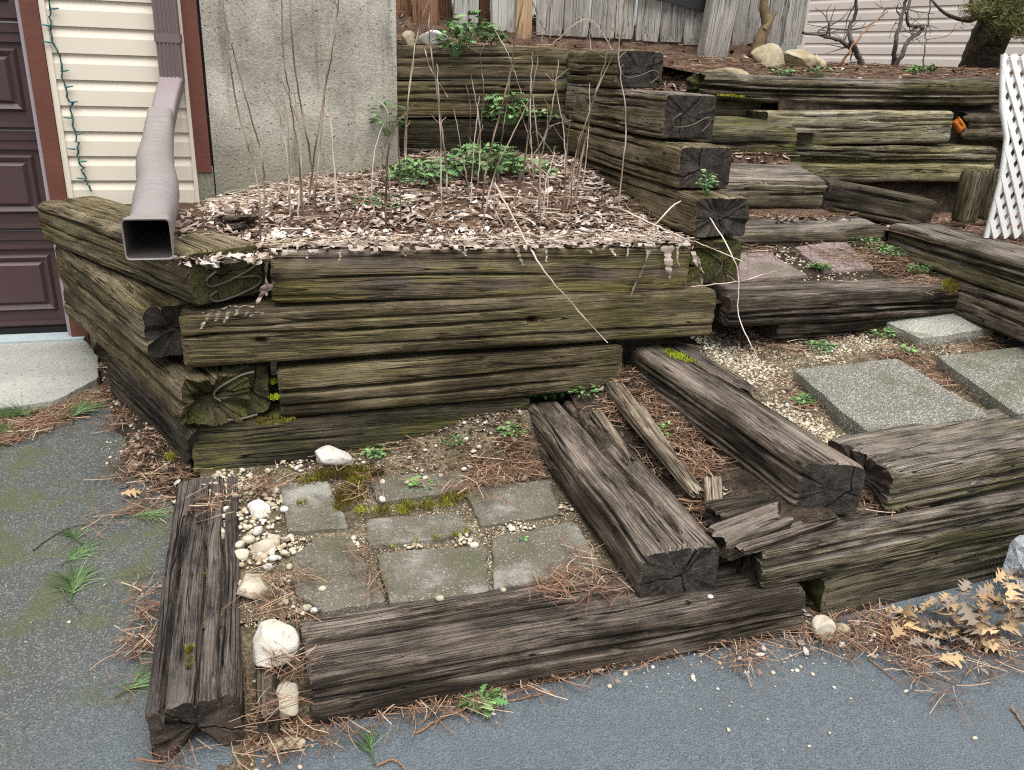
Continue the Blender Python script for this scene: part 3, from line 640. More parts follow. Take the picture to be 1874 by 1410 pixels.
tie('railroad_tie', W(2.80, 3.86, .950), W(3.32, 3.66, .875), .2, .16, 'dark', 'endb', 'short tilted brown timber with bright moss along its top', 70, rc=.02, ncr=5)
for i, (u0, lb) in enumerate(((1788, 'left of two upright block ends beneath the right wall'), (1834, 'right of two upright block ends next to the lattice'))):
    b = W(*pd(gd(u0, 425, 3.62 if i == 0 else 3.66)), .76)
    tie('upright_block', b, b+np.array([.012, 0, .27]), .12, .10, 'greyB', 'endg', lb, 72+i, cat='timber', rc=.04, amp=.014, ncr=4, up=tuple(-W(0, 1, 0)), res=.008, resx=.015)
tie('railroad_tie', W(2.745, 3.31, .83), W(2.675, 2.15, .83), .25, .145, 'greyB', 'endb', 'long right border timber running from stairs towards the frame edge', 74, rc=.02, ncr=9, cracks=[('f', .5, 0, 1.2, .018, .006), ('t', .4, -.1, 1.2, .025, .007)], **HI)
tie('railroad_tie', W(2.735, 2.98, .682), W(2.665, 2.15, .682), .25, .15, 'grey', 'endb', 'lower right border timber beside the small pale slab', 75, rc=.02, ncr=7)
oc = tie('wood_chunk', W(3.765, 4.12, 1.30), W(3.85, 4.10, 1.20), .05, .06, 'shard', 'endb', 'bright orange rotten wood lump wedged in the right wall', 76, cat='wood piece', rc=.02, amp=.02, ncr=3, rot0=.03, rot1=.04, res=.006, resx=.01)
s = NT('orange_rotten_wood', .9, .1); n = s.noise(s.obj(), 30., 5, .7); s.col(s.mix(n, (.28, .07, .012), (.62, .21, .04))); s.bump(n, 1., .02)
oc.data.materials[0] = s.m; oc.data.materials[1] = s.m

# ------------------------------------------------------------------ pavers and slabs
def aggregate(name, a, b, speck, dens=.55, patch=None):
    s = NT(name, .92, .15); co = s.obj(); v = s.n('ShaderNodeTexVoronoi', Vector=co, Scale=210.0); n = s.noise(co, 7., 5, .6); f = s.noise(co, 230., 3, .7)
    c = s.mix(n, a, b); c = s.mix(s.mapr(f, .38, .62), s.mix(.55, c, (.03, .03, .03)), c)
    r = s.n('ShaderNodeSeparateColor', Color=v.outputs['Color']).outputs[0]
    c = s.mix(s.math('MULTIPLY', s.mapr(r, dens, dens+.08), s.mapr(v.outputs['Distance'], .6, .25)), c, speck)
    if patch: c = s.mix(s.math('MULTIPLY', s.mapr(s.noise(co, 4.5, 4), .5, .68), .75), c, patch)
    gm = s.mapr(s.noise(s.vmath('ADD', co, (4., 2., 9.)), 6., 5, .65), .48, .66); c = s.mix(s.math('MULTIPLY', gm, .5), c, (.07, .075, .03))
    s.col(c); s.bump(s.math('ADD', f, s.math('MULTIPLY', v.outputs['Distance'], .6)), .7, .004)
    return s.m
M['agg'] = aggregate('exposed_aggregate', (.14, .135, .12), (.225, .215, .185), (.46, .43, .335), .55)
M['aggl'] = aggregate('pale_aggregate', (.30, .30, .26), (.40, .40, .34), (.60, .58, .48), .55)
M['agged'] = aggregate('patio_paver', (.115, .102, .075), (.22, .195, .15), (.36, .35, .31), .86, (.36, .35, .32))
M['red'] = aggregate('red_paver', (.22, .16, .15), (.33, .255, .24), (.36, .31, .30), .8)
def slab(name, C, th, mat, label, cat, seed, group=None, rnd=.07, bump=.003):
    C = np.asarray(C, float); n = len(C); out = []
    for i in range(n):
        a, b, c = C[i-1], C[i], C[(i+1) % n]
        p, q = b+(a-b)*rnd, b+(c-b)*rnd
        for t in (0, .25, .5, .75, 1): out.append((1-t)**2*p+2*t*(1-t)*b+t*t*q)
        e = c+(b-c)*rnd
        for t in (.15, .3, .45, .6, .75, .9): out.append(q+(e-q)*t)
    O = np.array(out); cen = O.mean(0); m = len(O)
    rad = (O-cen); rad[:, 2] = 0; rl = np.linalg.norm(rad, axis=1)[:, None]; rad = rad/rl
    O = O + rad*(.006*(vn(O[:, 0]*30, O[:, 1]*30, seed, 3)-.5)*2+.004*(vn(O[:, 0]*90, O[:, 1]*90, seed, 4)-.5))[:, None]
    rings = [O+[0, 0, -th], O+rad*.002+[0, 0, -th*.5], O+[0, 0, -.003], O-rad*.004]
    for f in (.86, .65, .42, .2, .0): rings.append(cen+(O-rad*.004-cen)*f)
    for k in range(3, len(rings)):
        r = rings[k].copy(); r[:, 2] += bump*2*(fbm(r[:, 0]*14, r[:, 1]*14, seed, 7, 3)-.5); rings[k] = r
    V = np.concatenate(rings)-cen; F = []
    j = np.arange(m); k2 = (j+1) % m
    for k in range(len(rings)-1): F.append(np.stack([k*m+j, k*m+k2, (k+1)*m+k2, (k+1)*m+j], -1))
    o = mk(name, V, np.concatenate(F), mat, False); o.location = cen
    return tag(o, label, cat, group)
ap = slab('concrete_apron', APRON[::-1], .10, M['apron'], None, None, 77, rnd=.015, bump=.001); ap['kind'] = 'structure'
def wplane(u, v, dz=0):     # the tops of the walkway slabs
    q = ray(u, v); gx, gy = .05, .10; z0 = (-1.0+dz)-gx*1.3-gy*2.6
    return _fin(q*(z0/(q[2]-gx*q[0]-gy*q[1])))
slab('paving_slab', [wplane(1450, 676), wplane(1642, 655), wplane(1812, 761), wplane(1590, 791)], .055, M['agg'], 'large speckled grey slab in the gravel walkway, left edge exposed', 'slab', 1, rnd=.04)
slab('paving_slab', [wplane(1716, 652), wplane(1900, 632), wplane(2010, 730), wplane(1862, 757)], .055, M['agg'], 'speckled grey slab cut by the right edge of the picture', 'slab', 2, rnd=.04)
slab('paving_slab', [wplane(1622, 588), wplane(1765, 565.5), wplane(1823, 598), wplane(1687, 620)], .05, M['aggl'], 'small pale slab lying in front of the lower right border timber', 'slab', 3, rnd=.08)
def lz(u, v): return gs(u, v, lambda p, d: land_z(p, d)+.012, .7)
slab('red_paver', [lz(1350, 462), lz(1405, 462), lz(1478, 502), lz(1352, 512)], .04, M['red'], 'left of two reddish pavers on the stair landing', 'paver', 4)
slab('red_paver', [lz(1455, 452), lz(1545, 440), lz(1600, 490), lz(1508, 496)], .04, M['red'], 'right of two reddish pavers on the stair landing', 'paver', 5)
PV = [([(515, 885), (600, 880), (640, 965), (525, 972)], 'square grey paver with moss spot, top left of the patio'),
      ([(850, 893), (1003, 878), (1027, 938), (880, 961)], 'grey-green paver at the right of the back row, touching lower step'),
      ([(672, 950), (835, 938), (866, 972), (800, 985), (672, 1000)], 'middle brown-grey paver below the moss strip'),
      ([(533, 1022), (575, 985), (640, 980), (708, 1100), (590, 1118), (540, 1085)], 'front left patio paver with chipped corner'),
      ([(688, 1012), (890, 998), (893, 1082), (715, 1104)], 'front middle patio paver beside the long timber'),
      ([(900, 985), (1052, 953), (1103, 1040), (905, 1077)], 'front right patio paver next to lower step timber'),
      ([(675, 872), (835, 853), (852, 898), (690, 918)], 'back middle patio paver mostly covered by grit and moss')]
for i, (q, lb) in enumerate(PV): slab('patio_paver', [gz(u, v, .143) for u, v in q], .05, M['agged'], lb, 'paver', 10+i, rnd=.06)

# ------------------------------------------------------------------ scatter tools
RNG = np.random.RandomState(77)
def ico(sub):
    import bmesh
    bm = bmesh.new(); bmesh.ops.create_icosphere(bm, subdivisions=sub, radius=1.0)
    V = np.array([v.co[:] for v in bm.verts]); F = np.array([[v.index for v in f.verts] for f in bm.faces]); bm.free()
    return V, F
def rots(yaw, pitch, roll):
    cy, sy, cp_, sp_, cr, sr = np.cos(yaw), np.sin(yaw), np.cos(pitch), np.sin(pitch), np.cos(roll), np.sin(roll)
    R = np.empty((len(yaw), 3, 3))
    R[:, 0, 0] = cy*cp_; R[:, 0, 1] = cy*sp_*sr-sy*cr; R[:, 0, 2] = cy*sp_*cr+sy*sr
    R[:, 1, 0] = sy*cp_; R[:, 1, 1] = sy*sp_*sr+cy*cr; R[:, 1, 2] = sy*sp_*cr-cy*sr
    R[:, 2, 0] = -sp_; R[:, 2, 1] = cp_*sr; R[:, 2, 2] = cp_*cr
    return R
def inst(bases, P, S, R, tint):
    """many copies of base shapes in one mesh"""
    P = np.asarray(P); N = len(P); which = RNG.randint(len(bases), size=N); VV, FF, TT, n = [], [], [], 0
    for b, (bv, bf) in enumerate(bases):
        k = np.where(which == b)[0]
        if not len(k): continue
        v = np.einsum('nij,nvj->nvi', R[k], bv[None]*S[k][:, None, :])+P[k][:, None, :]
        VV.append(v.reshape(-1, 3)); FF.append((bf[None]+np.arange(len(k))[:, None, None]*len(bv)).reshape(-1, bf.shape[1])+n)
        TT.append(np.repeat(tint[k], len(bv))); n += len(k)*len(bv)
    return np.concatenate(VV), np.concatenate(FF), np.concatenate(TT)
def circ(spots, zf, dens):
    """random points in sighted round spots (u, v, radius px, weight), on height field zf"""
    out = []
    for s_ in spots:
        u, v, r = s_[:3]; wt = s_[3] if len(s_) > 3 else 1.
        c = gs(u, v, zf); dep = np.linalg.norm(c-[0, 0, EYE]); rw = r*dep/FPX
        n = RNG.poisson(dens*wt*math.pi*rw*rw*1.6)
        a = RNG.uniform(0, 2*math.pi, n); q = rw*np.sqrt(RNG.uniform(0, 1, n))*(1+.35*RNG.normal(size=n)*.6)
        x, y = c[0]+q*np.cos(a), c[1]+1.25*q*np.sin(a); out.append(np.stack([x, y], -1))
    X = np.concatenate(out); p, d = C16*X[:, 0]+S16*X[:, 1], -S16*X[:, 0]+C16*X[:, 1]
    return np.stack([X[:, 0], X[:, 1], zf(p, d)], -1)
def rect(p0, p1, d0, d1, zf, n, edge=0., clump=0., seed=0):
    p, d = RNG.uniform(p0, p1, n), RNG.uniform(d0, d1, n)
    if clump: k = RNG.uniform(0, 1, n) < np.clip((fbm(p*7, d*7, 0, seed, 3)-.5)*4*clump+.55, .02, 1); p, d = p[k], d[k]
    return np.stack([C16*p-S16*d, S16*p+C16*d, zf(p, d)], -1)
_iv, _if = ico(1)
def pebble_base(k):
    v = _iv*(1+.35*(vn(_iv[:, 0]*1.3+k*5, _iv[:, 1]*1.3, _iv[:, 2]*1.3, k)-.5))[:, None]; return v, _if
PEB = [pebble_base(k) for k in range(8)]
STONE = [(0, (.12, .095, .07)), (.25, (.27, .215, .14)), (.5, (.40, .335, .225)), (.75, (.50, .445, .345)), (1, (.60, .57, .52))]
M['gravel'] = tinted('gravel_stone', STONE, .8, .25)
M['needle'] = tinted('dry_needle', [(0, (.05, .028, .018)), (.4, (.165, .085, .052)), (.75, (.29, .175, .105)), (1, (.44, .34, .245))], .75, .25)
M['leaf'] = tinted('leaf_litter', [(0, (.035, .024, .017)), (.3, (.13, .088, .062)), (.55, (.27, .195, .15)), (.8, (.43, .36, .31)), (1, (.58, .52, .47))], .9, .12)
M['straw'] = tinted('straw', [(0, (.16, .11, .075)), (.5, (.36, .285, .215)), (1, (.58, .51, .44))], .85, .15)
M['green'] = tinted('weed_leaf', [(0, (.03, .08, .022)), (.5, (.09, .20, .06)), (1, (.20, .34, .11))], .6, .3)
M['bluegreen'] = tinted('feathery_weed', [(0, (.035, .085, .028)), (.5, (.105, .20, .068)), (1, (.23, .35, .14))], .65, .3)
M['moss'] = tinted('moss', [(0, (.05, .038, .010)), (.4, (.105, .085, .014)), (.75, (.17, .16, .018)), (1, (.29, .29, .03))], .95, .1)
M['mossb'] = tinted('bright_moss', [(0, (.06, .08, .008)), (.5, (.19, .24, .012)), (1, (.36, .42, .03))], .95, .1)
def gravel(name, P, s0, s1, label, power=2.5, sink=.25, tmean=.6):
    n = len(P); r = s0+(s1-s0)*RNG.uniform(0, 1, n)**power
    S = np.stack([r*RNG.uniform(.9, 1.35, n), r*RNG.uniform(.75, 1.1, n), r*RNG.uniform(.5, .8, n)], -1)
    P = P.copy(); P[:, 2] += S[:, 2]*(1-2*sink)
    V, F, T = inst(PEB, P, S, rots(RNG.uniform(0, 6.28, n), RNG.normal(0, .25, n), RNG.normal(0, .25, n)), np.clip(RNG.normal(tmean, .22, n), 0, 1))
    o = mk(name, V, F, M['gravel'], True, tint=T); return tag(o, label, 'gravel', kind='stuff')
def needles(name, P, label, *a, **k):
    P = np.concatenate([P+RNG.normal(size=P.shape)*[.022, .022, .001] for _ in range(3)])
    return needles_(name, P, label, *a, **k)
def needles_(name, P, label, l0=.05, l1=.11, lift=.006, mat='needle', wdt=.0008, cat='pine needles'):
    n = len(P); L = RNG.uniform(l0, l1, n); yaw = RNG.uniform(0, 6.28, n); cur = RNG.normal(0, .25, n)
    t = np.array([-.5, -.17, .17, .5]); z0 = RNG.uniform(.0, lift, n); tl = RNG.normal(0, .10, n)
    cx = L[:, None]*t; cy = (cur*L)[:, None]*(t**2-.1)[None, :]
    dirx = np.cos(yaw)[:, None]; diry = np.sin(yaw)[:, None]
    X = P[:, 0, None]+cx*dirx-cy*diry; Y = P[:, 1, None]+cx*diry+cy*dirx
    Z = P[:, 2, None]+z0[:, None]+np.abs(tl)[:, None]*cx*.5+np.abs(tl*L*.25)[:, None]+.002
    w = wdt*RNG.uniform(.8, 1.4, n)[:, None]
    up = RNG.normal(0, .5, n)[:, None]
    A = np.stack([X-w*diry, Y+w*dirx, Z+w*up], -1); B = np.stack([X+w*diry, Y-w*dirx, Z-w*up], -1)
    V = np.stack([A, B], 2).reshape(-1, 3)
    k = np.arange(n)[:, None]*8; j = np.arange(3)[None, :]*2
    F = np.stack([k+j, k+j+1, k+j+3, k+j+2], -1).reshape(-1, 4)
    o = mk(name, V, F, M[mat], False, tint=np.repeat(np.clip(RNG.normal(.5, .3, n), 0, 1), 8))
    return tag(o, label, cat, kind='stuff')
def leaf_base(k, nx=5, ny=4):
    x, y = np.meshgrid(np.linspace(-1, 1, nx), np.linspace(-1, 1, ny), indexing='ij')
    wd = (1-x**2*.75)*(.75+.35*vn(x*2+k*3, k, 0, 2)); yy = y*wd*.62*(1+.3*(vn(x*3+k, y*2, 1, 4)-.5)); xx = x*(1+.2*(vn(y*2, k, 3, 4)-.5))
    c1, c2 = math.sin(k*2.3)*.35, .30*math.cos(k*1.7)
    zz = c1*yy**2*1.8+c2*xx**2+.28*(vn(xx*2.5+k*7, yy*2.5, 2, 9)-.5)
    V = np.stack([xx, yy, zz], -1).reshape(-1, 3); i, j = np.meshgrid(np.arange(nx-1), np.arange(ny-1), indexing='ij'); a = (i*ny+j).ravel()
    return V, np.stack([a, a+ny, a+ny+1, a+1], -1)
LEAF = [leaf_base(k) for k in range(10)]
def litter(name, P, s0, s1, label, tm=.55, ts=.28, lift=.012, tilt=.35):
    n = len(P); r = RNG.uniform(s0, s1, n)*RNG.uniform(.6, 1, n); P = P.copy(); P[:, 2] += RNG.uniform(.002, lift, n)
    S = np.stack([r, r*RNG.uniform(.6, 1, n), r*RNG.uniform(.5, 1.2, n)], -1)
    V, F, T = inst(LEAF, P, S, rots(RNG.uniform(0, 6.28, n), RNG.normal(0, tilt, n), RNG.normal(0, tilt, n)), np.clip(RNG.normal(tm, ts, n), 0, 1))
    return tag(mk(name, V, F, M['leaf'], True, tint=T), label, 'leaf litter', kind='stuff')
def moss(name, spots, zf, label, mat='moss', hgt=.014, dens=48000, tm=.5):
    P = circ(spots, zf, dens); n = len(P); h = hgt*RNG.uniform(.5, 1.2, n)*(.4+1.1*fbm(P[:, 0]*30, P[:, 1]*30, 0, 5, 2))
    b = np.array([[-1, 0, 0], [1, 0, 0], [.3, .3, 1.]]); f = np.array([[0, 1, 2]])
    S = np.stack([np.full(n, .0026), np.full(n, .0026), h], -1)
    V, F, T = inst([(b, f)], P, S, rots(RNG.uniform(0, 6.28, n), RNG.normal(0, .35, n), RNG.normal(0, .35, n)), np.clip(fbm(P[:, 0]*18, P[:, 1]*18, 3, 8, 3)*1.5-.75+tm+RNG.normal(0, .15, n), 0, 1))
    return tag(mk(name, V, F, M[mat], False, tint=T), label, 'moss', kind='stuff')

# ------------------------------------------------------------------ gravel
P = circ([(420, 900, 45, 1), (450, 960, 45, 1), (480, 1010, 36, 1), (500, 900, 26, .7), (540, 850, 30, .6), (430, 1060, 14, .6), (520, 1110, 18, .6), (510, 1060, 14, .7)], lambda p, d: patio_z(p, d)+.002, 900); gravel('patio_cobbles', P, .006, .016, 'rounded cream pebbles filling the left rim of the patio', 1.6)
P = np.concatenate([circ([(420, 900, 45, 1.2), (450, 970, 45, 1), (500, 920, 28), (520, 1000, 30), (545, 1000, 25), (640, 1000, 20), (760, 990, 22), (850, 985, 22), (950, 965, 25), (400, 940, 30), (540, 840, 35, .8), (480, 1010, 40), (440, 1080, 22), (560, 1110, 25, .6), (530, 1060, 14), (660, 835, 30, .4), (880, 820, 50, .25), (780, 870, 45, .3), (1030, 930, 20), (420, 880, 25), (1060, 1050, 15)], lambda p, d: patio_z(p, d)+.006, 4200)])
gravel('patio_gravel', P, .003, .011, 'small cream gravel between the patio pavers and stones')
P = np.concatenate([circ([(1340, 650, 50, 1.1), (1400, 690, 50, 1), (1300, 620, 35), (1480, 800, 55, 1.2), (1440, 760, 50, .9), (1530, 850, 40), (1500, 640, 45, .6), (1400, 620, 60, .55), (1560, 620, 45, .5), (1680, 700, 25), (1740, 740, 30, 1), (1830, 760, 25, .8), (1560, 880, 28, .5), (1640, 640, 30, .5), (1700, 630, 40, .35), (1450, 590, 60, .35)], walk_z, 7500)])
gravel('walkway_gravel', P, .003, .0085, 'fine cream gravel around the walkway slabs')
P = np.concatenate([circ([(1220, 1215, 50, .35), (1320, 1190, 60, .4), (1450, 1190, 60, .4), (1180, 1240, 30, .3), (1550, 1190, 40, .25), (1250, 1300, 120, .03), (1450, 1290, 140, .03), (1700, 1330, 150, .012), (560, 1370, 60, .15), (480, 1390, 25, .4), (250, 820, 50, .5), (200, 680, 25, .8), (300, 900, 40, .3), (180, 1100, 150, .012), (1620, 1200, 35, .3), (1710, 1225, 18, .9)], lambda p, d: drive_z(p, d)+.001, 2600)])
P = np.concatenate([P, circ([(500, 1250, 25, 1), (490, 1330, 30, .8), (530, 1340, 25, .6), (460, 1290, 16, .8)], lambda p, d: gap_z(p, d)+.002, 2500)])
gravel('stray_gravel', P, .002, .0075, 'stray cream grit scattered at the edge of the asphalt')
P = circ([(1450, 470, 40, .5), (1520, 500, 60, .4), (1680, 500, 40, .7), (1600, 460, 40, .5)], land_z, 2500)
gravel('landing_gravel', P, .003, .008, 'sparse grit around the red landing pavers')

# ------------------------------------------------------------------ stones
def rockmat(name, a, b, c):
    s = NT(name, .9, .2); co = s.obj(); n = s.noise(co, 6., 6, .65); f = s.noise(co, 45., 4, .65)
    col = s.mix(s.mapr(n, .35, .65), a, b); col = s.mix(s.mapr(f, .55, .75), col, c)
    s.col(col); s.bump(s.math('ADD', n, s.math('MULTIPLY', f, .4)), .7, .012); return s.m
M['rock'] = rockmat('pale_rock', (.33, .285, .205), (.50, .45, .36), (.20, .17, .11))
M['rockw'] = rockmat('white_rock', (.42, .395, .34), (.60, .585, .55), (.27, .24, .18))
M['rocky'] = rockmat('mossy_rock', (.22, .18, .105), (.38, .33, .225), (.12, .11, .05))
_i3 = ico(4)
def rock(c, sx, sy, sz, yaw, mat, label, seed, cuts=5, name='stone', group=None, cat='stone', sub=None):
    v, f = (sub or _i3); rg = np.random.RandomState(seed); v = v.copy()
    for _ in range(cuts):
        n = rg.normal(size=3); n /= np.linalg.norm(n); k = rg.uniform(.5, .8); q = v@n
        v = v-np.maximum(q-k, 0)[:, None]*n*.97
    for _ in range(cuts):
        n = rg.normal(size=3); n /= np.linalg.norm(n); k = rg.uniform(.6, .85); q = v@n; v = v-np.maximum(q-k, 0)[:, None]*n*.9
    v = v*(1+.22*(fbm(v[:, 0]*1.1+seed, v[:, 1]*1.1, v[:, 2]*1.1, seed, 2)-.5)+.10*(fbm(v[:, 0]*4+seed, v[:, 1]*4, v[:, 2]*4, seed, 3)-.5))[:, None]
    o = mk(name, v*[sx, sy, sz], f, M[mat], True); o.location = c; o.rotation_euler = (rg.normal(0, .08), rg.normal(0, .08), yaw)
    return tag(o, label, cat, group)
def pz(u, v, dz=.0): q = gs(u, v, patio_z); q[2] += dz; return q
rock(pz(612, 845, .018), .085, .045, .042, .15, 'rockw', 'long flat white stone at the foot of the front wall', 101, 6)
rock(pz(475, 940, .012), .042, .036, .03, .5, 'rockw', 'angular white stone at the left rim of the patio', 102, 6)
rock(pz(485, 1008, .01), .046, .026, .024, .5, 'rock', 'smooth oval stone above the upright grey stone', 103, 2)
rock(pz(442, 1024, .01), .03, .022, .02, .2, 'rock', 'smooth tan stone touching the left timber', 104, 2)
rock(pz(464, 1085, .018), .048, .058, .045, .2, 'rock', 'grey-yellow boulder upright between timber and patio', 105, 5)
rock(pz(498, 1192, .02), .062, .066, .058, -.3, 'rockw', 'large white rock at the left end of the front timber', 106, 8)
rock(gz(520, 1290, .05), .042, .068, .045, -.15, 'rock', 'tan wedge-shaped rock near the drive below the white rock', 107, 7)
rock(gz(1507, 1150, .028), .034, .034, .034, .3, 'rock', 'round pinkish stone in the gap under the right timbers', 108, 3)
rock(gz(1541, 1152, .012), .022, .016, .016, -.3, 'rocky', 'small brown stone right of the round pinkish one', 109, 2)
rock(gz(520, 1362, .012), .05, .022, .012, .1, 'rocky', 'flat dark stone on the drive by the hollow timber', 110, 4)
rock(gd(795, 72, 4.50), .085, .06, .05, .1, 'rockw', 'white stone on top of the back wall', 111, 7)
rock(gd(748, 75, 4.52), .04, .04, .05, .1, 'rocky', 'mossy round stone between concrete corner and white stone', 112, 3)
rock(gd(1404, 112, 5.0), .115, .09, .11, .2, 'rocky', 'pale angular boulder at the foot of the fence', 113, 12)
rock(gd(1463, 112, 5.05), .115, .09, .095, -.2, 'rocky', 'rounded tan boulder at the fence corner', 114, 9)
rock(gd(1495, 122, 5.0), .06, .06, .075, .4, 'rocky', 'narrow tan stone leaning on the rounded boulder', 115, 4)
rock(gd(1325, 140, 4.62), .15, .09, .05, .1, 'rocky', 'flat mossy grey stone at the head of the stairs', 116, 4)
rock(gz(1660, 425, .80), .03, .02, .015, 0, 'rock', 'small pale stone at the corner of the right border', 117, 3)
_i2 = ico(2)
PB = [(895, 812, 13), (878, 826, 12), (866, 838, 9), (645, 805, 14), (372, 888, 7), (960, 874, 9), (700, 912, 9), (868, 996, 10), (440, 995, 11), (470, 970, 12), (415, 930, 9), (505, 985, 12), (500, 1020, 10), (430, 905, 10), (490, 860, 8), (545, 855, 8), (400, 905, 10), (455, 985, 13), (520, 930, 9), (590, 1075, 8), (805, 1093, 9), (1300, 1090, 6), (920, 1078, 7), (560, 1110, 9), (575, 1115, 8), (700, 880, 7), (745, 880, 7), (640, 845, 9), (395, 885, 8), (530, 1035, 8), (490, 1035, 9), (520, 1010, 8)]
for k, (u, v, r) in enumerate(PB):
    c = gz(u, v, .15) if v < 1085 else gz(u, v, .148); dep = np.linalg.norm(c-[0, 0, EYE]); rw = r*dep/FPX*.95; c[2] += -.004
    rock(c, rw, rw*.8, rw*.65, RNG.uniform(0, 6), 'rock' if k % 3 else 'rockw', 'smooth cream pebble among the gravel around the patio pavers', 200+k, 1, 'pebble', 'larger pebbles on the patio', 'pebble', _i2)

# ------------------------------------------------------------------ moss
def pav(p, d): return patio_z(p, d)*0+.144
moss('moss_patch', [(640, 905, 28), (655, 870, 26), (620, 865, 22), (590, 872, 20), (560, 880, 14), (625, 925, 16), (690, 870, 14), (720, 845, 12)], pav, 'brown-green moss mat covering the joint of the back left pavers', tm=.45)
moss('moss_patch', [(700, 935, 16), (740, 930, 17), (780, 925, 17), (815, 918, 18), (838, 908, 14), (660, 935, 12)], pav, 'olive moss strip in front of the back middle paver', tm=.6)
moss('moss_patch', [(552, 920, 10)], pav, 'small moss spot on the top left paver', tm=.4, hgt=.008)
moss('moss_patch', [(800, 985, 8), (760, 990, 7), (835, 978, 9), (720, 1000, 6), (855, 972, 7)], pav, 'thin yellow moss line between middle and front pavers', tm=.75, hgt=.008)
moss('moss_patch', [(318, 815, 20), (322, 835, 15), (312, 800, 12)], lambda p, d: .17+0*p, 'yellow moss cushion at the foot of the left corner', tm=.7, hgt=.025)
moss('moss_patch', [(1240, 652, 14), (1225, 645, 10), (1262, 660, 10)], lambda p, d: .482+0*p, 'bright green moss on the far end of the upper step', 'mossb', .01, tm=.6)
moss('moss_patch', [(345, 1205, 9), (347, 1190, 8), (345, 1220, 6)], lambda p, d: .150+0*p, 'mustard lichen lump on the rotten left timber', tm=.55, hgt=.012)
for u, v, r, lb in [(342, 1058, 5, 'tiny yellow lichen dot left on the rotten timber'), (374, 1052, 5, 'tiny yellow lichen dot right on the rotten timber')]:
    moss('moss_patch', [(u, v, r)], lambda p, d: .151+0*p, lb, tm=.7, hgt=.006)
moss('moss_patch', [(u, 438-(u-1370)*.045, 11) for u in range(1370, 1600, 16)], lambda p, d: land_z(p, d)+.0, 'green moss growing along the foot of the second stair timber', tm=.5, hgt=.03)
moss('moss_patch', [(1640+k*16, 338+k*6.5, 7) for k in range(6)], lambda p, d: .925-.2*(p-2.82)+0*d, 'bright moss band along the top of the tilted timber', 'mossb', .01, tm=.6)
moss('moss_patch', [(1742, 522, 12), (1738, 532, 9)], lambda p, d: .655+0*p, 'moss tuft at the right end of the first stair timber', tm=.6, hgt=.03)
moss('moss_patch', [(1410, 218, 14), (1440, 215, 14), (1455, 222, 9)], lambda p, d: 1.212+0*p, 'moss on the fourth stair timber', tm=.55, hgt=.012)
moss('moss_patch', [(1360, 292, 14), (1400, 290, 14), (1335, 292, 10)], lambda p, d: 1.02+0*p, 'dull moss behind the third stair timber', tm=.45, hgt=.02)
moss('moss_patch', [(1480, 402, 16), (1520, 395, 16), (1450, 400, 10)], lambda p, d: .815+0*p, 'moss and needles patch on the second stair timber', tm=.5, hgt=.015)
moss('moss_patch', [(1300, 517, 7)], lambda p, d: .70+0*p, 'small bright moss ball at the right end of the front wall', 'mossb', .012, tm=.5)
moss('moss_patch', [(500, 700, 9), (502, 728, 9)], lambda p, d: .42+0*p, 'bright moss tufts in the corner gap of the front wall', 'mossb', .015, tm=.4)
moss('moss_patch', [(505, 770, 16, .7), (480, 772, 14, .7), (530, 768, 10, .6)], lambda p, d: .318+0*p, 'green moss on top of the bottom front timber', tm=.5, hgt=.01)
moss('moss_patch', [(1240, 178, 10), (1330, 176, 12), (1350, 178, 10), (1300, 180, 10)], lambda p, d: 1.358+0*p, 'yellow moss on the topmost stair timber', tm=.85, hgt=.012)

# ------------------------------------------------------------------ litter and needles
P = np.concatenate([rect(-.30, 1.50, 2.84, 4.36, bed_z, 11000, clump=.5, seed=5), rect(-.05, 1.45, 2.74, 3.0, lambda p, d: bed_z(p, d)+.025, 1300)])
litter('bed_litter', P, .007, .026, 'pale shredded dead leaves covering the raised bed', .70, .27)
P = rect(-.25, 1.47, 2.76, 4.3, lambda p, d: bed_z(p, d)+.008, 1500, clump=.8, seed=41); litter('bed_leaves', P, .02, .042, 'larger flattened tan leaves lying on the bed litter', .68, .22, tilt=.2)
P = rect(-.34, -.02, 2.62, 3.3, lambda p, d: bed_z(p, d)+.02, 420); litter('corner_litter', P, .012, .03, 'dry leaf scraps behind the downspout outlet', .7, .25)
P = rect(-.3, 1.5, 2.80, 4.36, bed_z, 3000, clump=2.2, seed=9); needles('bed_needles', P, 'reddish pine needles mixed into the bed litter', lift=.02)
P = np.concatenate([circ([(230, 760, 36, 1), (265, 820, 45, 1.2), (295, 880, 40, 1), (205, 720, 26, 1), (325, 870, 20), (250, 870, 36, .8), (190, 670, 16, 1), (280, 760, 30, .8), (170, 640, 10, 1)], bank_z, 2000)])
litter('bank_litter', P, .008, .024, 'brown leaves on the left soil bank', .35, .22)
P = np.concatenate([circ([(60, 770, 60, 1), (130, 740, 45, .8), (20, 790, 40, 1), (240, 860, 40, .4), (270, 930, 30, .4)], lambda p, d: drive_z(p, d)+.004, 2600)])
needles('apron_needles', P, 'rusty pine needles along the edge of the concrete apron')
P = circ([(230, 760, 36, 1), (265, 830, 45, 1), (295, 890, 40, 1), (205, 720, 26, 1), (190, 670, 16, 1)], lambda p, d: bank_z(p, d)+.004, 2000); needles('bank_needles', P, 'rusty needles on the left soil bank')
P = circ([(215, 740, 30, 1), (250, 800, 36, 1), (195, 680, 16, 1.5), (275, 860, 36, .7), (310, 920, 30, .5)], lambda p, d: bank_z(p, d)+.003, 1600); gravel('bank_gravel', P, .003, .009, 'cream pebbles mixed in the left soil bank')
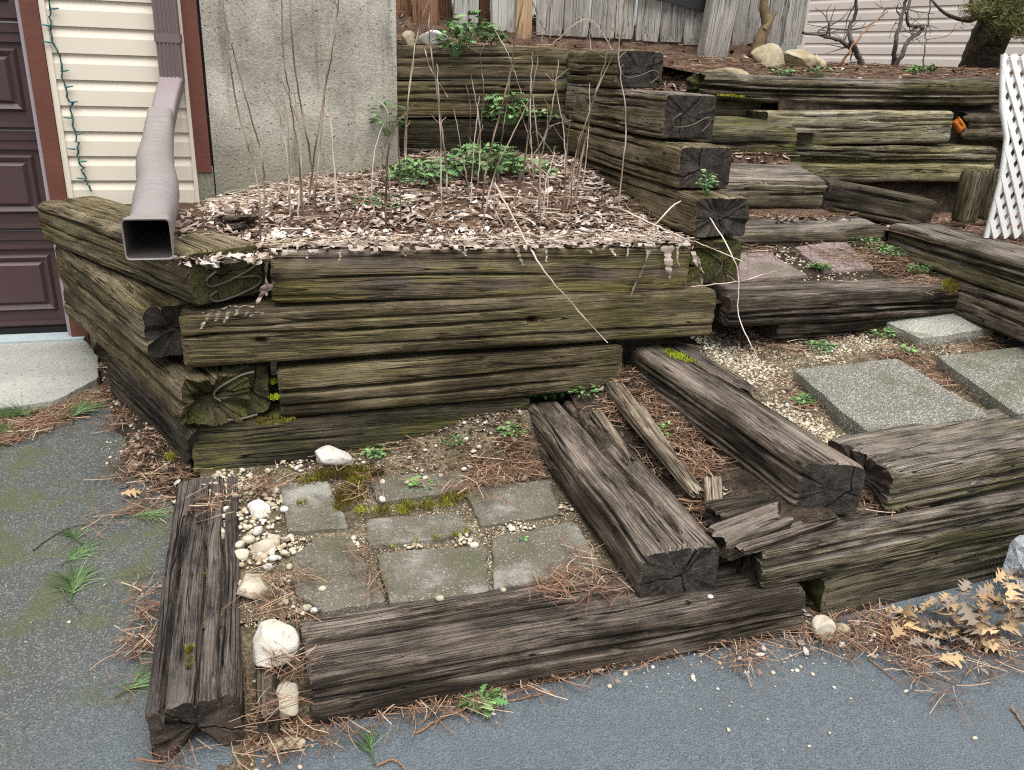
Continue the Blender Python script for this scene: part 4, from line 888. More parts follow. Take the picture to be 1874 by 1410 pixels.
P = np.concatenate([circ([(262, 1130, 22, 1), (255, 1180, 24, 1), (265, 1090, 14, .8), (240, 1250, 18, .5), (270, 1060, 10, .7), (200, 960, 30, .12)], lambda p, d: drive_z(p, d)+.006, 2600)])
P = np.concatenate([P, circ([(500, 1250, 30, 1), (495, 1300, 30, 1), (520, 1350, 30, 1), (470, 1350, 20, 1)], lambda p, d: gap_z(p, d)+.006, 2400)])
needles('left_timber_needles', P, 'pine needles drifted against the rotten left timber', lift=.02)
P = np.concatenate([circ([(700+40*k, 1318-11*k, 26, 1) for k in range(0, 18)]+[(640, 1335, 30, .8), (580, 1345, 30, .7), (500, 1370, 30, .5), (1450, 1165, 40, .9), (1540, 1165, 50, .9), (1620, 1150, 45, .9), (1650, 1190, 50, .8), (1760, 1180, 50, .8), (1850, 1190, 40, .8), (1350, 1200, 50, .6), (320, 1395, 40, .5), (1590, 1110, 30, .6), (1690, 1240, 50, .3)], lambda p, d: drive_z(p, d)+.008, 1700)])
needles('drive_edge_needles', P, 'orange pine needles drifted along the front timbers', lift=.022)
P = circ([(1350, 1180, 60, .5), (1500, 1150, 60, .7), (1620, 1160, 60, .7), (1750, 1160, 60, .8), (900, 1280, 50, .2), (1100, 1235, 40, .25)], lambda p, d: drive_z(p, d)+.012, 1500)
litter('drive_edge_litter', P, .005, .018, 'dull leaf crumbs among the needles by the drive', .5, .25)
P = np.concatenate([circ([(930, 855, 50, .9), (960, 840, 36, .9), (890, 870, 40, .4), (1020, 1000, 12, 1), (1040, 1065, 45, .45), (1100, 1075, 34, .5), (980, 1085, 30, .3), (680, 1050, 14, 1), (690, 1080, 10, 1), (660, 1015, 12, 1), (500, 1080, 25, .8), (520, 1130, 20, .8), (410, 920, 35, .6), (480, 890, 35, .4), (1070, 1020, 14, .8), (860, 880, 60, .3), (640, 830, 40, .3), (520, 1220, 22, 1), (500, 1290, 22, 1.2), (465, 1110, 10, .8), (545, 1060, 18, .7), (700, 860, 90, .12)], lambda p, d: np.maximum(patio_z(p, d), .145)+.004, 2600)])
needles('patio_needles', P, 'pine needles gathered in the patio joints and corner', lift=.02)
P = np.concatenate([circ([(1190, 740, 45, 1.1), (1240, 800, 50, 1.2), (1280, 860, 35, 1), (1150, 690, 25, .8), (1140, 750, 30, .8), (1200, 850, 30, .5), (1290, 930, 25, .7), (1330, 960, 25, .6), (1100, 760, 20, .6)], lambda p, d: tread_z(p, d)+.004, 3200)])
needles('tread_needles', P, 'needles filling the tread between the two step timbers', lift=.02)
P = circ([(1190, 760, 60, .8), (1250, 830, 60, 1), (1130, 720, 40, .8), (1300, 920, 40, .8), (1340, 960, 40, .8)], tread_z, 2600); litter('tread_litter', P, .006, .02, 'leaf scraps on the tread between the step timbers', .4, .25)
P = np.concatenate([circ([(1400, 620, 60, .6), (1450, 710, 30, .6), (1470, 740, 25, .6), (1560, 870, 40, 1), (1600, 900, 40, 1), (1540, 900, 40, 1), (1660, 660, 40, 1), (1720, 700, 30, 1.1), (1700, 620, 50, .6), (1500, 600, 50, .6), (1580, 590, 40, .5), (1800, 620, 50, .5), (1330, 600, 40, .7)], lambda p, d: walk_z(p, d)+.004, 1900)])
needles('walkway_needles', P, 'orange needles in the gravel walkway', lift=.015)
P = circ([(1620, 570, 40, 1), (1680, 560, 40, .9), (1850, 600, 40, 1.2), (1330, 620, 40, .8), (1480, 590, 50, .5), (1560, 590, 40, .6), (1560, 900, 40, .6), (1600, 930, 30, .8), (1370, 590, 40, .5)], lambda p, d: walk_z(p, d)+.004, 900)
litter('walkway_litter', P, .01, .026, 'curled grey-pink leaves at the edges of the walkway', .62, .25)
P = circ([(1500, 470, 50, .6), (1600, 470, 60, .6), (1680, 510, 50, .9), (1560, 430, 50, .5), (1380, 460, 30, .5)], lambda p, d: land_z(p, d)+.004, 1800); needles('landing_needles', P, 'needles on the stair landing', lift=.012)
P = circ([(1430, 475, 22, 1.5), (1570, 430, 30, .9), (1620, 450, 40, .6), (1500, 440, 40, .5)], lambda p, d: land_z(p, d)+.004, 900); litter('landing_litter', P, .01, .022, 'pale leaf curls on the stair landing', .65, .25)
P = np.concatenate([rect(1.9, 2.6, 3.84, 3.94, lambda p, d: stair_z(p, d)+.01, 90), rect(1.9, 2.6, 4.22, 4.35, lambda p, d: stair_z(p, d)+.01, 120), rect(1.75, 2.6, 4.60, 5.3, stair_z, 700), rect(2.2, 2.65, 3.42, 3.56, lambda p, d: .82+0*p, 80)])
litter('stair_litter', P, .012, .03, 'dead leaves lying on the stair treads', .45, .28)
P = np.concatenate([rect(1.9, 2.6, 3.84, 3.94, lambda p, d: stair_z(p, d)+.01, 80), rect(1.9, 2.6, 4.22, 4.35, lambda p, d: stair_z(p, d)+.01, 80), rect(1.9, 2.7, 3.45, 3.56, lambda p, d: .83+0*p, 60), rect(1.75, 2.6, 4.6, 5.3, stair_z, 700)])
needles('stair_needles', P, 'needles lying on the stair treads', lift=.015)
P = np.concatenate([rect(.5, 6.5, 4.62, 6.5, yard_z, 2600, clump=.6, seed=3)]); litter('yard_litter', P, .012, .035, 'dead leaves on the upper yard by the fence', .42, .28)
P = np.concatenate([rect(.5, 6.5, 4.62, 6.2, yard_z, 4200)]); needles('yard_needles', P, 'pine needles on the upper yard', lift=.02)
P = rect(2.83, 4.3, 2.4, 4.05, side_z, 900); needles('side_needles', P, 'needles on the ground by the lattice', lift=.01)
P = rect(2.83, 4.3, 2.4, 4.05, side_z, 250); litter('side_litter', P, .01, .025, 'leaves on the ground by the lattice', .5, .25)

P = rect(-.3, 1.48, 2.74, 4.3, lambda p, d: bed_z(p, d)+.006, 4200, clump=.6, seed=19); needles_('bed_straw', P, 'pale straw bits strewn over the bed litter', .03, .10, .03, 'straw', .0014, 'straw')
P = rect(-.04, 1.44, 2.715, 2.86, lambda p, d: .887-.006*p+0*d, 900); needles_('fabric_fibres', P, 'loose pale fibres along the top front timber', .015, .06, .012, 'straw', .0014, 'fibres')
GR = [(v_*[1, 1, 1], f_) for v_, f_ in [ico(1)]]
def grit(name, P, label, s0=.0012, s1=.0032, tm=.4):
    n = len(P); r = RNG.uniform(s0, s1, n); b = np.array([[1, 0, 0], [-1, 0, 0], [0, 1, 0], [0, -1, 0], [0, 0, .8], [0, 0, -.8]]); f = np.array([[0, 2, 4], [2, 1, 4], [1, 3, 4], [3, 0, 4]])
    V, F, T = inst([(b, f)], P, np.stack([r, r*.8, r*.8], -1), rots(RNG.uniform(0, 6, n), RNG.normal(0, .4, n), RNG.normal(0, .4, n)), np.clip(RNG.normal(tm, .3, n), 0, 1))
    return tag(mk(name, V, F, M['gravel'], True, tint=T), label, 'grit', kind='stuff')
grit('patio_grit', rect(-.16, .86, 1.82, 2.70, lambda p, d: patio_z(p, d)+.001, 26000, clump=.7, seed=31), 'fine grit and crumbs between the patio pavers')
grit('walkway_grit', rect(1.36, 2.6, 1.9, 2.78, lambda p, d: walk_z(p, d)+.001, 30000, clump=.8, seed=32), 'fine grit filling the gravel walkway', tm=.5)
P = circ([(880, 790, 60, 1), (800, 810, 50, .8), (950, 800, 40, .8), (720, 830, 60, .5), (560, 850, 50, .5), (430, 930, 50, .5), (600, 870, 60, .3), (980, 880, 30, .5), (850, 760, 50, 1.5), (920, 760, 50, 1.5), (760, 800, 50, 1)], lambda p, d: patio_z(p, d)+.002, 2600)
litter('patio_litter', P, .004, .013, 'dark leaf crumbs on the patio soil', .25, .22)
P = circ([(1400, 620, 70, .7), (1500, 610, 60, .6), (1340, 610, 40, .8), (1480, 760, 50, .3), (1560, 860, 40, .6), (1700, 640, 60, .3), (1600, 600, 50, .6)], lambda p, d: walk_z(p, d)+.002, 900)
litter('walkway_crumbs', P, .004, .013, 'brown leaf crumbs on the gravel walkway', .35, .25)

# ------------------------------------------------------------------ oak leaves
def oak_leaf(k):
    rg = np.random.RandomState(900+k); t = np.linspace(0, 1, 15); hw = np.where(np.arange(15) % 4 < 2, .42, .14)*np.sin(np.clip(t*1.05, .06, 1)*math.pi)**.5*(.75+.5*t)
    hw[0] = .02; hw[-1] = .03; x = t*1.0
    cl, cw = rg.uniform(-.35, .5), rg.uniform(-.9, 1.2)
    V = []
    for side in (-1, -.5, 0, .5, 1):
        y = side*hw+.02*rg.normal(size=15)*(abs(side) > .4); xx = x+abs(side)*.10*(hw > .25)
        z = cl*(t-.5)**2+cw*y*y+.05*(vn(xx*5+k*9, y*5, 0, k)-.5)*2; V.append(np.stack([xx-.5, y, z], -1))
    V = np.concatenate(V); F = [[s_*15+i, s_*15+i+1, (s_+1)*15+i+1, (s_+1)*15+i] for s_ in range(4) for i in range(14)]
    st = tube([[-.5, 0, cl*.25], [-.62, .01, cl*.3], [-.72, .03, cl*.3]], .012, 4)
    return joinm([(V, np.array(F)), st])
def leafmat(name, a, b):
    s = NT(name, .8, .2); co = s.obj(); r = s.n('ShaderNodeObjectInfo').outputs['Random']
    s.col(s.mix(s.math('ADD', s.math('MULTIPLY', r, .8), s.math('MULTIPLY', s.noise(co, 6., 3), .3)), a, b)); return s.m
M['oak'] = leafmat('dry_oak_leaf', (.15, .085, .045), (.50, .36, .20)); M['oakg'] = leafmat('grey_leaf', (.12, .095, .075), (.28, .225, .175)); M['oako'] = leafmat('orange_oak_leaf', (.40, .17, .07), (.50, .25, .12))
OM = []
for k in range(7):
    V, F = oak_leaf(k); OM.append((V, F))
OMESH = {}
def put_leaf(c, size, yaw, tx, ty, mat, label, group=None, k=0):
    key = (k, mat)
    if key not in OMESH:
        o = mk('oak_leaf', OM[k][0], OM[k][1], M[mat], True); OMESH[key] = o.data
    else:
        o = bpy.data.objects.new('oak_leaf', OMESH[key]); COL.objects.link(o)
    o.location = c; o.scale = (size, size, size); o.rotation_euler = (tx, ty, yaw)
    return tag(o, label, 'leaf', group)
put_leaf(gz(700, 803, .165), .075, 2.2, .5, -.2, 'oako', 'orange lobed oak leaf on gravel under the front wall', None, 0)
put_leaf(gz(1740, 1205, .02), .07, .2, .1, .0, 'oak', 'tan oak leaf lying flat on the asphalt edge', None, 1)
put_leaf(gz(240, 900, .12), .06, .5, .2, .1, 'oak', 'tan leaf on the soil bank beside the left timber', None, 2)
rg = np.random.RandomState(5)
for k in range(150):
    u = rg.uniform(1630, 1900); v = rg.uniform(1015, 1180)
    if v < 1030+(1874-u)*.36 or v > 1195-(1874-u)*.10: continue
    hp = .02+.10*sst(1620, 1860, u)*sst(1180, 1090, v)+rg.uniform(0, .02)
    put_leaf(gz(u, v, hp), rg.uniform(.032, .072), rg.uniform(0, 6.28), rg.normal(.2, .45), rg.normal(0, .45), 'oak' if rg.uniform() < .6 else 'oakg', 'dry oak leaf in the heap beside the plastic bag', 'oak leaves heaped at the right edge', k % 7)

# ------------------------------------------------------------------ downspout and lights
def rect_tube(pts, wx, wz, mat_r=0):
    """rounded rectangular tube along pts in world; wx along p, wz across"""
    pts = np.asarray(pts, float); n = len(pts); T = np.gradient(pts, axis=0); T /= np.linalg.norm(T, axis=1)[:, None]
    A = np.tile(W(1, 0, 0), (n, 1)); B = np.cross(T, A); B /= np.linalg.norm(B, axis=1)[:, None]; A = np.cross(B, T)
    wx = np.broadcast_to(wx, (n,)); wz = np.broadcast_to(wz, (n,)); th = np.linspace(0, 2*math.pi, 28, endpoint=False)
    return pts, A, B, wx, wz, th
def loft(pts, wx, wz, sq):
    pts, A, B, wx, wz, th = rect_tube(pts, wx, wz); sq = np.broadcast_to(sq, (len(pts),))
    e = 2.0/sq[:, None]; c, s_ = np.cos(th)[None], np.sin(th)[None]
    x = np.sign(c)*np.abs(c)**e*wx[:, None]/2; y = np.sign(s_)*np.abs(s_)**e*wz[:, None]/2
    V = (pts[:, None]+x[..., None]*A[:, None]+y[..., None]*B[:, None]).reshape(-1, 3); m = len(th); n = len(pts)
    i = np.arange(n-1)[:, None]*m; j = np.arange(m)[None]; k = (j+1) % m
    return V, np.stack([i+j, i+k, i+m+k, i+m+j], -1).reshape(-1, 4)
dsp = empty('downspout', gz(275, 470, .895)); tag(dsp, 'mauve-grey downspout with flexible corrugated outlet over the left timber', 'downspout')
_x = gd(307, 60, HD-.05); px_, _ = pd(_x); px_ -= .0
V, F = loft([W(px_, HD-.055, 2.6), W(px_, HD-.055, 2.0), W(px_, HD-.055, 1.6), W(px_, HD-.055, 1.345)], .098, .07, 6); kid(dsp, 'upper_pipe', V, F, M['spout'], True)
st = []
for dx in (-.032, -.016, 0, .016, .032): st.append(tube([W(px_+dx, HD-.092, 1.36), W(px_+dx, HD-.092, 2.6)], .0035, 5))
V, F = joinm(st); kid(dsp, 'flutes', V, F, M['spout'], True)
V, F = loft([W(px_, HD-.055, 1.50), W(px_, HD-.055, 1.535)], .108, .08, 7); kid(dsp, 'strap', V, F, M['spout'], True)
e0 = W(px_, HD-.055, 1.35); e1 = gd(296, 230, HD-.26)
L = smoothline([e0+[0, 0, .02], e0, e0*.5+e1*.5+[0, 0, .01], e1], 18)
cr = .002*np.sin(np.arange(18)*2.4)*(np.arange(18) < 8)
V, F = loft(L, .094+cr, .068+cr, 6); kid(dsp, 'elbow', V, F, M['spoutb'], True)
o_c = gz(275, 470, .90); op, od = pd(o_c)
pts = [e1+[0, 0, .03], gd(289, 262, HD-.55), gd(284, 300, HD-.85), gd(289, 340, 3.05), gd(285, 372, 2.86), np.array(W(op, od+.07, .955))]
L = smoothline(pts, 260); tt = np.linspace(0, 1, 260)
rib = .0042*np.sin(tt*150)*((tt < .42)*(tt > .06)+(tt > .66)*(tt < .86))
wd = .100+.030*sst(0, .55, tt)-.012*sst(.8, 1, tt)
V, F = loft(L, wd+rib, wd*.95+rib, 2.2+2.0*sst(.3, 0, tt)+1.5*sst(.85, 1, tt)); kid(dsp, 'flexible_pipe', V, F, M['flex'], True)
q0 = L[-1]; q1 = np.array(W(op, od, .952)); q2 = np.array(W(op, od-.012, .951))
qm = q0*.5+q1*.5; Lb = L[-70]
Vo, Fo = loft([L[-8], q0, qm, q1, q2], np.array([.120, .122, .126, .128, .13]), np.array([.112, .112, .115, .117, .118]), np.array([3, 6, 10, 12, 12]))
Vr, Fr = loft([q2, q2*.8+q1*.2], np.array([.13, .122]), np.array([.118, .11]), 12)
kid(dsp, 'outlet_collar', np.concatenate([Vo, Vr]), np.concatenate([Fo, Fr+len(Vo)]), M['flex'], True)
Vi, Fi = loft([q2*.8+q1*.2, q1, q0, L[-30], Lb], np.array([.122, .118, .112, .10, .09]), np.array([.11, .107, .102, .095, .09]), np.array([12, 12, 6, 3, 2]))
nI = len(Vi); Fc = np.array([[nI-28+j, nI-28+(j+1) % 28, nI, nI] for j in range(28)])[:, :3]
kid(dsp, 'shaded_throat', np.concatenate([Vi, [Vi[-28:].mean(0)]]), [Fi, Fc], M['inside'], True)

M['wire'] = flat('green_wire', (.02, .075, .06), .5, .4); M['bulb'] = flat('teal_bulb', (.03, .14, .14), .3, .5)
ls = empty('light_string', gd(160, 330, HD-.02)); tag(ls, 'green string of small teal lights hanging down the siding edge', 'light string')
lp = [(88, -30), (92, 15), (93, 45), (97, 78), (110, 103), (116, 150), (128, 188), (132, 215), (139, 250), (144, 290), (152, 315), (160, 335), (166, 350)]
L = smoothline([gd(u, v, HD-.026) for u, v in lp], 70); L += .003*np.random.RandomState(2).normal(size=L.shape)
V, F = tube(L, .0032, 5); kid(ls, 'wire', V, F, M['wire'], True)
V, F = tube(L+.004*np.stack([np.sin(np.arange(70)*1.3), 0*L[:, 0], np.cos(np.arange(70)*1.3)], -1), .0022, 4); kid(ls, 'wire', V, F, M['wire'], True)
for k, (u, v, sx) in enumerate([(93, 16, 1), (92, 47, -1), (95, 78, -1), (111, 130, 1), (119, 159, 1), (128, 187, 1), (131, 216, -1), (140, 245, 1), (138, 273, -1), (145, 296, 1), (155, 327, -1)]):
    c = gd(u, v, HD-.03); V, F = tube([c, c+W(sx*.012, 0, 0), c+W(sx*.026, -.004, .002), c+W(sx*.034, -.006, .003)], [.004, .0045, .0035, .001], 6)
    kid(ls, 'bulb', V, F, M['bulb'], True)

# ------------------------------------------------------------------ fence behind
def bwood(name, a, b, c): return wood(name, tuple(.5*x+.5*y for x, y in zip(a, b)), b, tuple(.6*x+.4*y for x, y in zip(c, b)), ga=.15, black=.15, fine=.5)
M['fgrey'] = bwood('grey_fence_board', (.13, .12, .105), (.32, .30, .275), (.52, .495, .455)); M['fwhite'] = bwood('pale_fence_board', (.24, .24, .22), (.44, .44, .41), (.58, .57, .53))
M['fbrown'] = bwood('brown_fence_board', (.06, .028, .015), (.17, .085, .05), (.30, .17, .105)); M['fshade'] = bwood('shaded_fence_board', (.035, .017, .010), (.085, .042, .026), (.15, .085, .055)); M['fpost'] = bwood('new_post', (.20, .12, .06), (.42, .29, .17), (.60, .47, .31))  # dark boards: brown tone with the shade of the fence gaps put into it
fen = empty('board_fence', W(1.7, 5.4, 1.6)); tag(fen, 'weathered upright board fence along the upper yard', 'fence')
def board(parent, name, u0, u1, vb, mat, d=5.4, th=.02, seed=0, top=3.2, lean=0.):
    a = gd(u1, vb, d); b0 = gd(u0, vb, d); w = abs(pd(a)[0]-pd(b0)[0]); b = a+np.array([lean*(top-a[2]), 0, top-a[2]])
    Mx, L = frame_of(a, b, tuple(-W(0, 1, 0)))
    V, F, mi = tie_geo(L, w, th, seed, res=.02, resx=.06, rc=.004, amp=.003, grain=.002, ncr=0)
    o = mk(name, V, F, [M[mat], M[mat]], True, parent, mi); o.matrix_basis = Matrix.Translation(-parent.location) @ Mx
    return o
FB = [(700, 753, 45, 'fbrown', 5.45), (755, 804, 52, 'fbrown', 5.40), (806, 827, 50, 'fshade', 5.45), (829, 875, 62, 'fwhite', 5.40), (877, 896, 58, 'fshade', 5.45), (898, 943, 64, 'fwhite', 5.40),
      (980, 1029, 67, 'fgrey', 5.38), (1031, 1076, 69, 'fgrey', 5.385), (1079, 1124, 71, 'fgrey', 5.38), (1126, 1160, 73, 'fgrey', 5.385), (1162, 1204, 77, 'fgrey', 5.38), (1206, 1247, 79, 'fgrey', 5.385), (1249, 1284, 84, 'fgrey', 5.38),
      (1340, 1386, 91, 'fgrey', 5.42), (1400, 1430, 92, 'fgrey', 5.46), (1432, 1466, 84, 'fgrey', 5.44)]
for k, (u0, u1, vb, mt, d) in enumerate(FB): board(fen, 'board', u0, u1, vb, mt, d, seed=300+k)
board(fen, 'post', 944, 973, 82, 'fpost', 5.36, .09, 330); board(fen, 'post', 1283, 1328, 118, 'fgrey', 5.22, .10, 331, lean=.10)
kid(fen, 'rail', boxv(.5, 3.4, 5.48, 5.53, 2.05, 2.14), QB, M['fgrey'])
hg = empty('gate_hinge', gd(1250, 10, 5.34)); tag(hg, 'black metal strap hinge on the grey fence boards', 'hinge')
M['blk'] = flat('black_metal', (.012, .012, .013), .45, .5)
o2 = [(1150, -16), (1285, -16), (1312, -10), (1313, 10), (1306, 30), (1298, 26), (1282, 20), (1240, 8), (1180, -4)]
Vf = np.array([gd(u, v, 5.335) for u, v in o2]); Vb2 = Vf+W(0, .02, 0); n = len(o2); cen = np.array([Vf.mean(0), Vb2.mean(0)])
V = np.concatenate([Vf, Vb2, cen]); F3 = [np.array([[j, (j+1) % n, 2*n] for j in range(n)]+[[n+(j+1) % n, n+j, 2*n+1] for j in range(n)]), np.array([[j, n+j, n+(j+1) % n, (j+1) % n] for j in range(n)])]
kid(hg, 'strap', V, F3, M['blk'])
bv = gd(1306, 8, 5.33); V, F = tube([bv, bv-W(0, .012, 0)], [.012, .010], 10); kid(hg, 'bolt', V, F, M['iron'], True)

# ------------------------------------------------------------------ neighbour house
C0 = gd(1463, 95, 9.0); dirn = np.array([math.cos(math.radians(52)), -math.sin(math.radians(52)), 0]); nrm = np.array([-math.sin(math.radians(52)), -math.cos(math.radians(52)), 0])
nh = empty('neighbour_house', C0+np.array([0, 0, -1.2])); tag(nh, 'pinkish cream sided house beyond the bare shrub', 'house')
def nf(x, o, z): return np.array([C0[0], C0[1], 0])+dirn*x+nrm*o+np.array([0, 0, z])
siding(nh, nf, .05, 7.0, .95, .112, 26, M['sidingR'])
V = np.array([nf(x, o, z) for z in (.3, 4.2) for x, o in ((-.02, .025), (.06, .025), (.06, -.3), (-.02, -.3))]); kid(nh, 'corner_post', V, QB, M['sidingR'])
V = np.array([nf(x, o, z) for z in (.3, 4.2) for x, o in ((.0, -.004), (7., -.004), (7., -4.), (.0, -4.))]); kid(nh, 'house_body', V, QB, M['sidingR'])

# ------------------------------------------------------------------ conifer and shrubs
M['bark'] = wood('conifer_bark', (.014, .010, .008), (.055, .040, .028), (.13, .10, .075), ga=.2, black=.3)
M['twig'] = flat('grey_twig', (.10, .085, .075), .8, .2, .4, 30.); M['twigr'] = flat('red_brown_twig', (.24, .13, .065), .7, .2, .3, 30.)
M['conif'] = tinted('conifer_needles', [(0, (.05, .055, .02)), (.5, (.13, .13, .05)), (1, (.26, .24, .10))], .8, .15)
TD = 6.0
ct = empty('conifer_tree', gd(1790, 145, TD)); tag(ct, 'leaning conifer trunk with olive foliage at the top right', 'tree')
L = smoothline([gd(1785, 160, TD), gd(1795, 115, TD), gd(1815, 60, TD), gd(1840, 0, TD), gd(1880, -120, TD)], 30)
V, F = tube(L, .165-.05*np.linspace(0, 1, 30)+.04*np.exp(-np.linspace(0, 1, 30)*12), 24)
V = V+ (np.random.RandomState(4).normal(size=V.shape)*.005)
kid(ct, 'trunk', V, F, M['bark'], True)
rg = np.random.RandomState(11); sprays = []
BR = [[(1830, 10), (1790, 30), (1770, 38), (1730, 25), (1700, -5)], [(1835, 0), (1800, -10), (1760, -5), (1735, -20)], [(1840, 20), (1870, 40), (1900, 30)], [(1845, -10), (1800, -40), (1760, -50)], [(1850, 0), (1900, 0), (1940, 20)], [(1800, 40), (1780, 15), (1775, -20)], [(1850, 10), (1835, 45), (1820, 60)]]
bvs = []
for k, b in enumerate(BR):
    L = smoothline([gd(u, v, TD-.1*i) for i, (u, v) in enumerate(b)], 18); bvs.append(tube(L, np.linspace(.03, .006, 18), 6)); kid(ct, 'branch', *tube(L, np.linspace(.03, .006, 18), 6), M['twig'], True)
Pn = []
for _ in range(110):
    u = rg.uniform(1785, 1930); v = rg.uniform(-60, 55)
    if v > 25+30*sst(1790, 1850, u): continue
    c = gd(u, v, TD-rg.uniform(.15, .65)); a = rg.uniform(0, 6.28)
    q = rg.normal(size=(150, 3))*[.06, .06, .018]+c; q[:, 2] -= .35*np.hypot(q[:, 0]-c[0], q[:, 1]-c[1]); Pn.append(q)
Pn = np.concatenate(Pn); n = len(Pn); b = np.array([[-1, -.12, 0], [1, -.12, 0], [1, .12, 0], [-1, .12, 0]]); S = np.tile([.016, .016, .016], (n, 1))
V, F, T = inst([(b, np.array([[0, 1, 2, 3]]))], Pn, S, rots(rg.uniform(0, 6.28, n), rg.normal(.3, .5, n), rg.uniform(0, 3, n)), np.clip(rg.normal(.5, .25, n), 0, 1))
o = kid(ct, 'crown', V, F, M['conif'], False, tint=T)
def shrub(name, stems, d, label, r=.014, mat='twig', twigs=4, seed=0):
    base = gd(*stems[0][0], d); s_ = empty(name, base); tag(s_, label, 'shrub'); rg = np.random.RandomState(seed)
    for st_ in stems:
        L = smoothline([gd(u, v, d+.04*math.sin(i*2+seed)) for i, (u, v) in enumerate(st_)], 24); L += .004*rg.normal(size=L.shape)
        o_ = kid(s_, 'stem', *tube(L, np.linspace(r, r*.45, 24), 7), M[mat], True)
        ps = []
        for _ in range(twigs):
            i = rg.randint(6, 23); c = L[i]; dr = rg.normal(size=3)*[1, .6, .7]+[0, 0, .5]; dr /= np.linalg.norm(dr); ln = rg.uniform(.12, .35)
            q = [c, c+dr*ln*.5+rg.normal(size=3)*.02, c+dr*ln+rg.normal(size=3)*.03]; ps.append(tube(smoothline(q, 7), np.linspace(r*.32, .0018, 7), 4))
            m_ = q[1]; dr2 = dr+rg.normal(size=3)*.6; ps.append(tube(smoothline([m_, m_+dr2*ln*.25, m_+dr2*ln*.45+rg.normal(size=3)*.02], 5), np.linspace(r*.2, .0015, 5), 4))
        V, F = joinm(ps); mk('twigs', V-np.array(s_.location), F, M[mat], True, o_)
    return s_
shrub('bare_shrub', [[(1580, 130), (1572, 105), (1558, 75), (1556, 50), (1566, 25), (1568, -30)], [(1582, 128), (1566, 95), (1530, 72), (1470, 60)]], 5.2, 'bare grey shrub with a forked stem behind the boulders', .02, seed=1, twigs=6)
shrub('bare_shrub', [[(1625, 132), (1650, 105), (1662, 75), (1690, 52), (1662, 45), (1665, 0), (1680, -30)], [(1636, 118), (1638, 80), (1648, 40), (1658, 0), (1660, -30)]], 5.15, 'bare grey shrub with crossing stems near the conifer', .017, seed=2, twigs=6)
shrub('bare_sapling', [[(1535, 125), (1560, 85), (1590, 50), (1622, 22)]], 5.0, 'thin reddish-brown leaning stem beside the forked shrub', .009, 'twigr', 1, seed=3)
shrub('bare_sapling', [[(1690, 130), (1692, 90), (1697, 50), (1704, 0), (1712, -30)]], 5.4, 'slender dark stem just left of the conifer', .006, 'twig', 8, seed=4)
tb = empty('forked_sapling', gd(1385, 100, 5.3)); tag(tb, 'thick tan forked stem growing in the fence gap', 'tree')
M['tanbark'] = flat('tan_bark', (.17, .125, .072), .85, .15, .35, 18., .5, .006)
kid(tb, 'trunk', *tube(smoothline([gd(u, v, 5.3) for u, v in ((1384, 100), (1392, 70), (1402, 45), (1398, 15), (1404, -30))], 20), np.linspace(.042, .024, 20)*(1+.06*np.sin(np.arange(20)*1.9)), 10), M['tanbark'], True)
kid(tb, 'branch', *tube(smoothline([gd(u, v, 5.28) for u, v in ((1399, 55), (1410, 38), (1420, 20))], 10), np.linspace(.024, .012, 10), 8), M['tanbark'], True)

# ------------------------------------------------------------------ lattice
LD = 2.90
lat = empty('lattice_panel', gd(1812, 436, LD)); tag(lat, 'warped white vinyl lattice panel at the right edge', 'lattice')
edge = [gd(u, v, LD) for u, v in ((1838, 100), (1833, 150), (1830, 200), (1836, 255), (1826, 330), (1815, 385), (1805, 436))]
ez = np.array([e[2] for e in edge])[::-1]; ep = np.array([pd(e)[0] for e in edge])[::-1]; ZB, ZT = ez[0], ez[-1]
def pl(z): return np.interp(z, ez, ep)
SPX, SPZ, HW = .054, .087, .0108
for fam in (1, -1):
    for k in range(-6, 34):
        z = np.linspace(ZB, ZT, 140); p = 2.75+SPX*(k-(12 if fam < 0 else 0)*0)+fam*(z-ZB)*SPX/SPZ-(.0 if fam > 0 else 0)+(-SPX*12*0)
        if fam > 0: p = p-SPX*9
        ok = (p > pl(z)+.004) & (p < 3.62)
        if ok.sum() < 3: continue
        zz_, pp_ = z[ok], p[ok]; warp = .012*np.sin((zz_-ZB)*7+pp_*3)
        nx_, nz_ = SPZ, -fam*SPX; ln = math.hypot(nx_, nz_); nx_, nz_ = nx_/ln*HW, nz_/ln*HW
        d0 = LD+warp+(.004 if fam > 0 else -.004)
        V = []
        for dd_ in (-.0035, .0035):
            for sg in (-1, 1): V.append(np.array([W(a+sg*nx_, dq+dd_, b_+sg*nz_) for a, dq, b_ in zip(pp_, d0, zz_)]))
        m = len(zz_); V = np.concatenate(V); i = np.arange(m-1)
        def strip(x, y): return np.stack([x*m+i, x*m+i+1, y*m+i+1, y*m+i], -1)
        kid(lat, 'slat', V, np.concatenate([strip(0, 1), strip(3, 2), strip(1, 3), strip(2, 0)]), M['white'], False)
z = np.linspace(ZB, ZT, 60); warp = .012*np.sin((z-ZB)*7+pl(z)*3)
V = np.concatenate([np.array([W(pl(a)+o_, LD+w_+dd_, a) for a, w_ in zip(z, warp)]) for dd_ in (-.006, .006) for o_ in (-.004, .016)]); i = np.arange(59)
def strip(x, y): return np.stack([x*60+i, x*60+i+1, y*60+i+1, y*60+i], -1)
kid(lat, 'edge_strip', V, np.concatenate([strip(0, 1), strip(3, 2), strip(1, 3), strip(2, 0)]), M['white'], True)

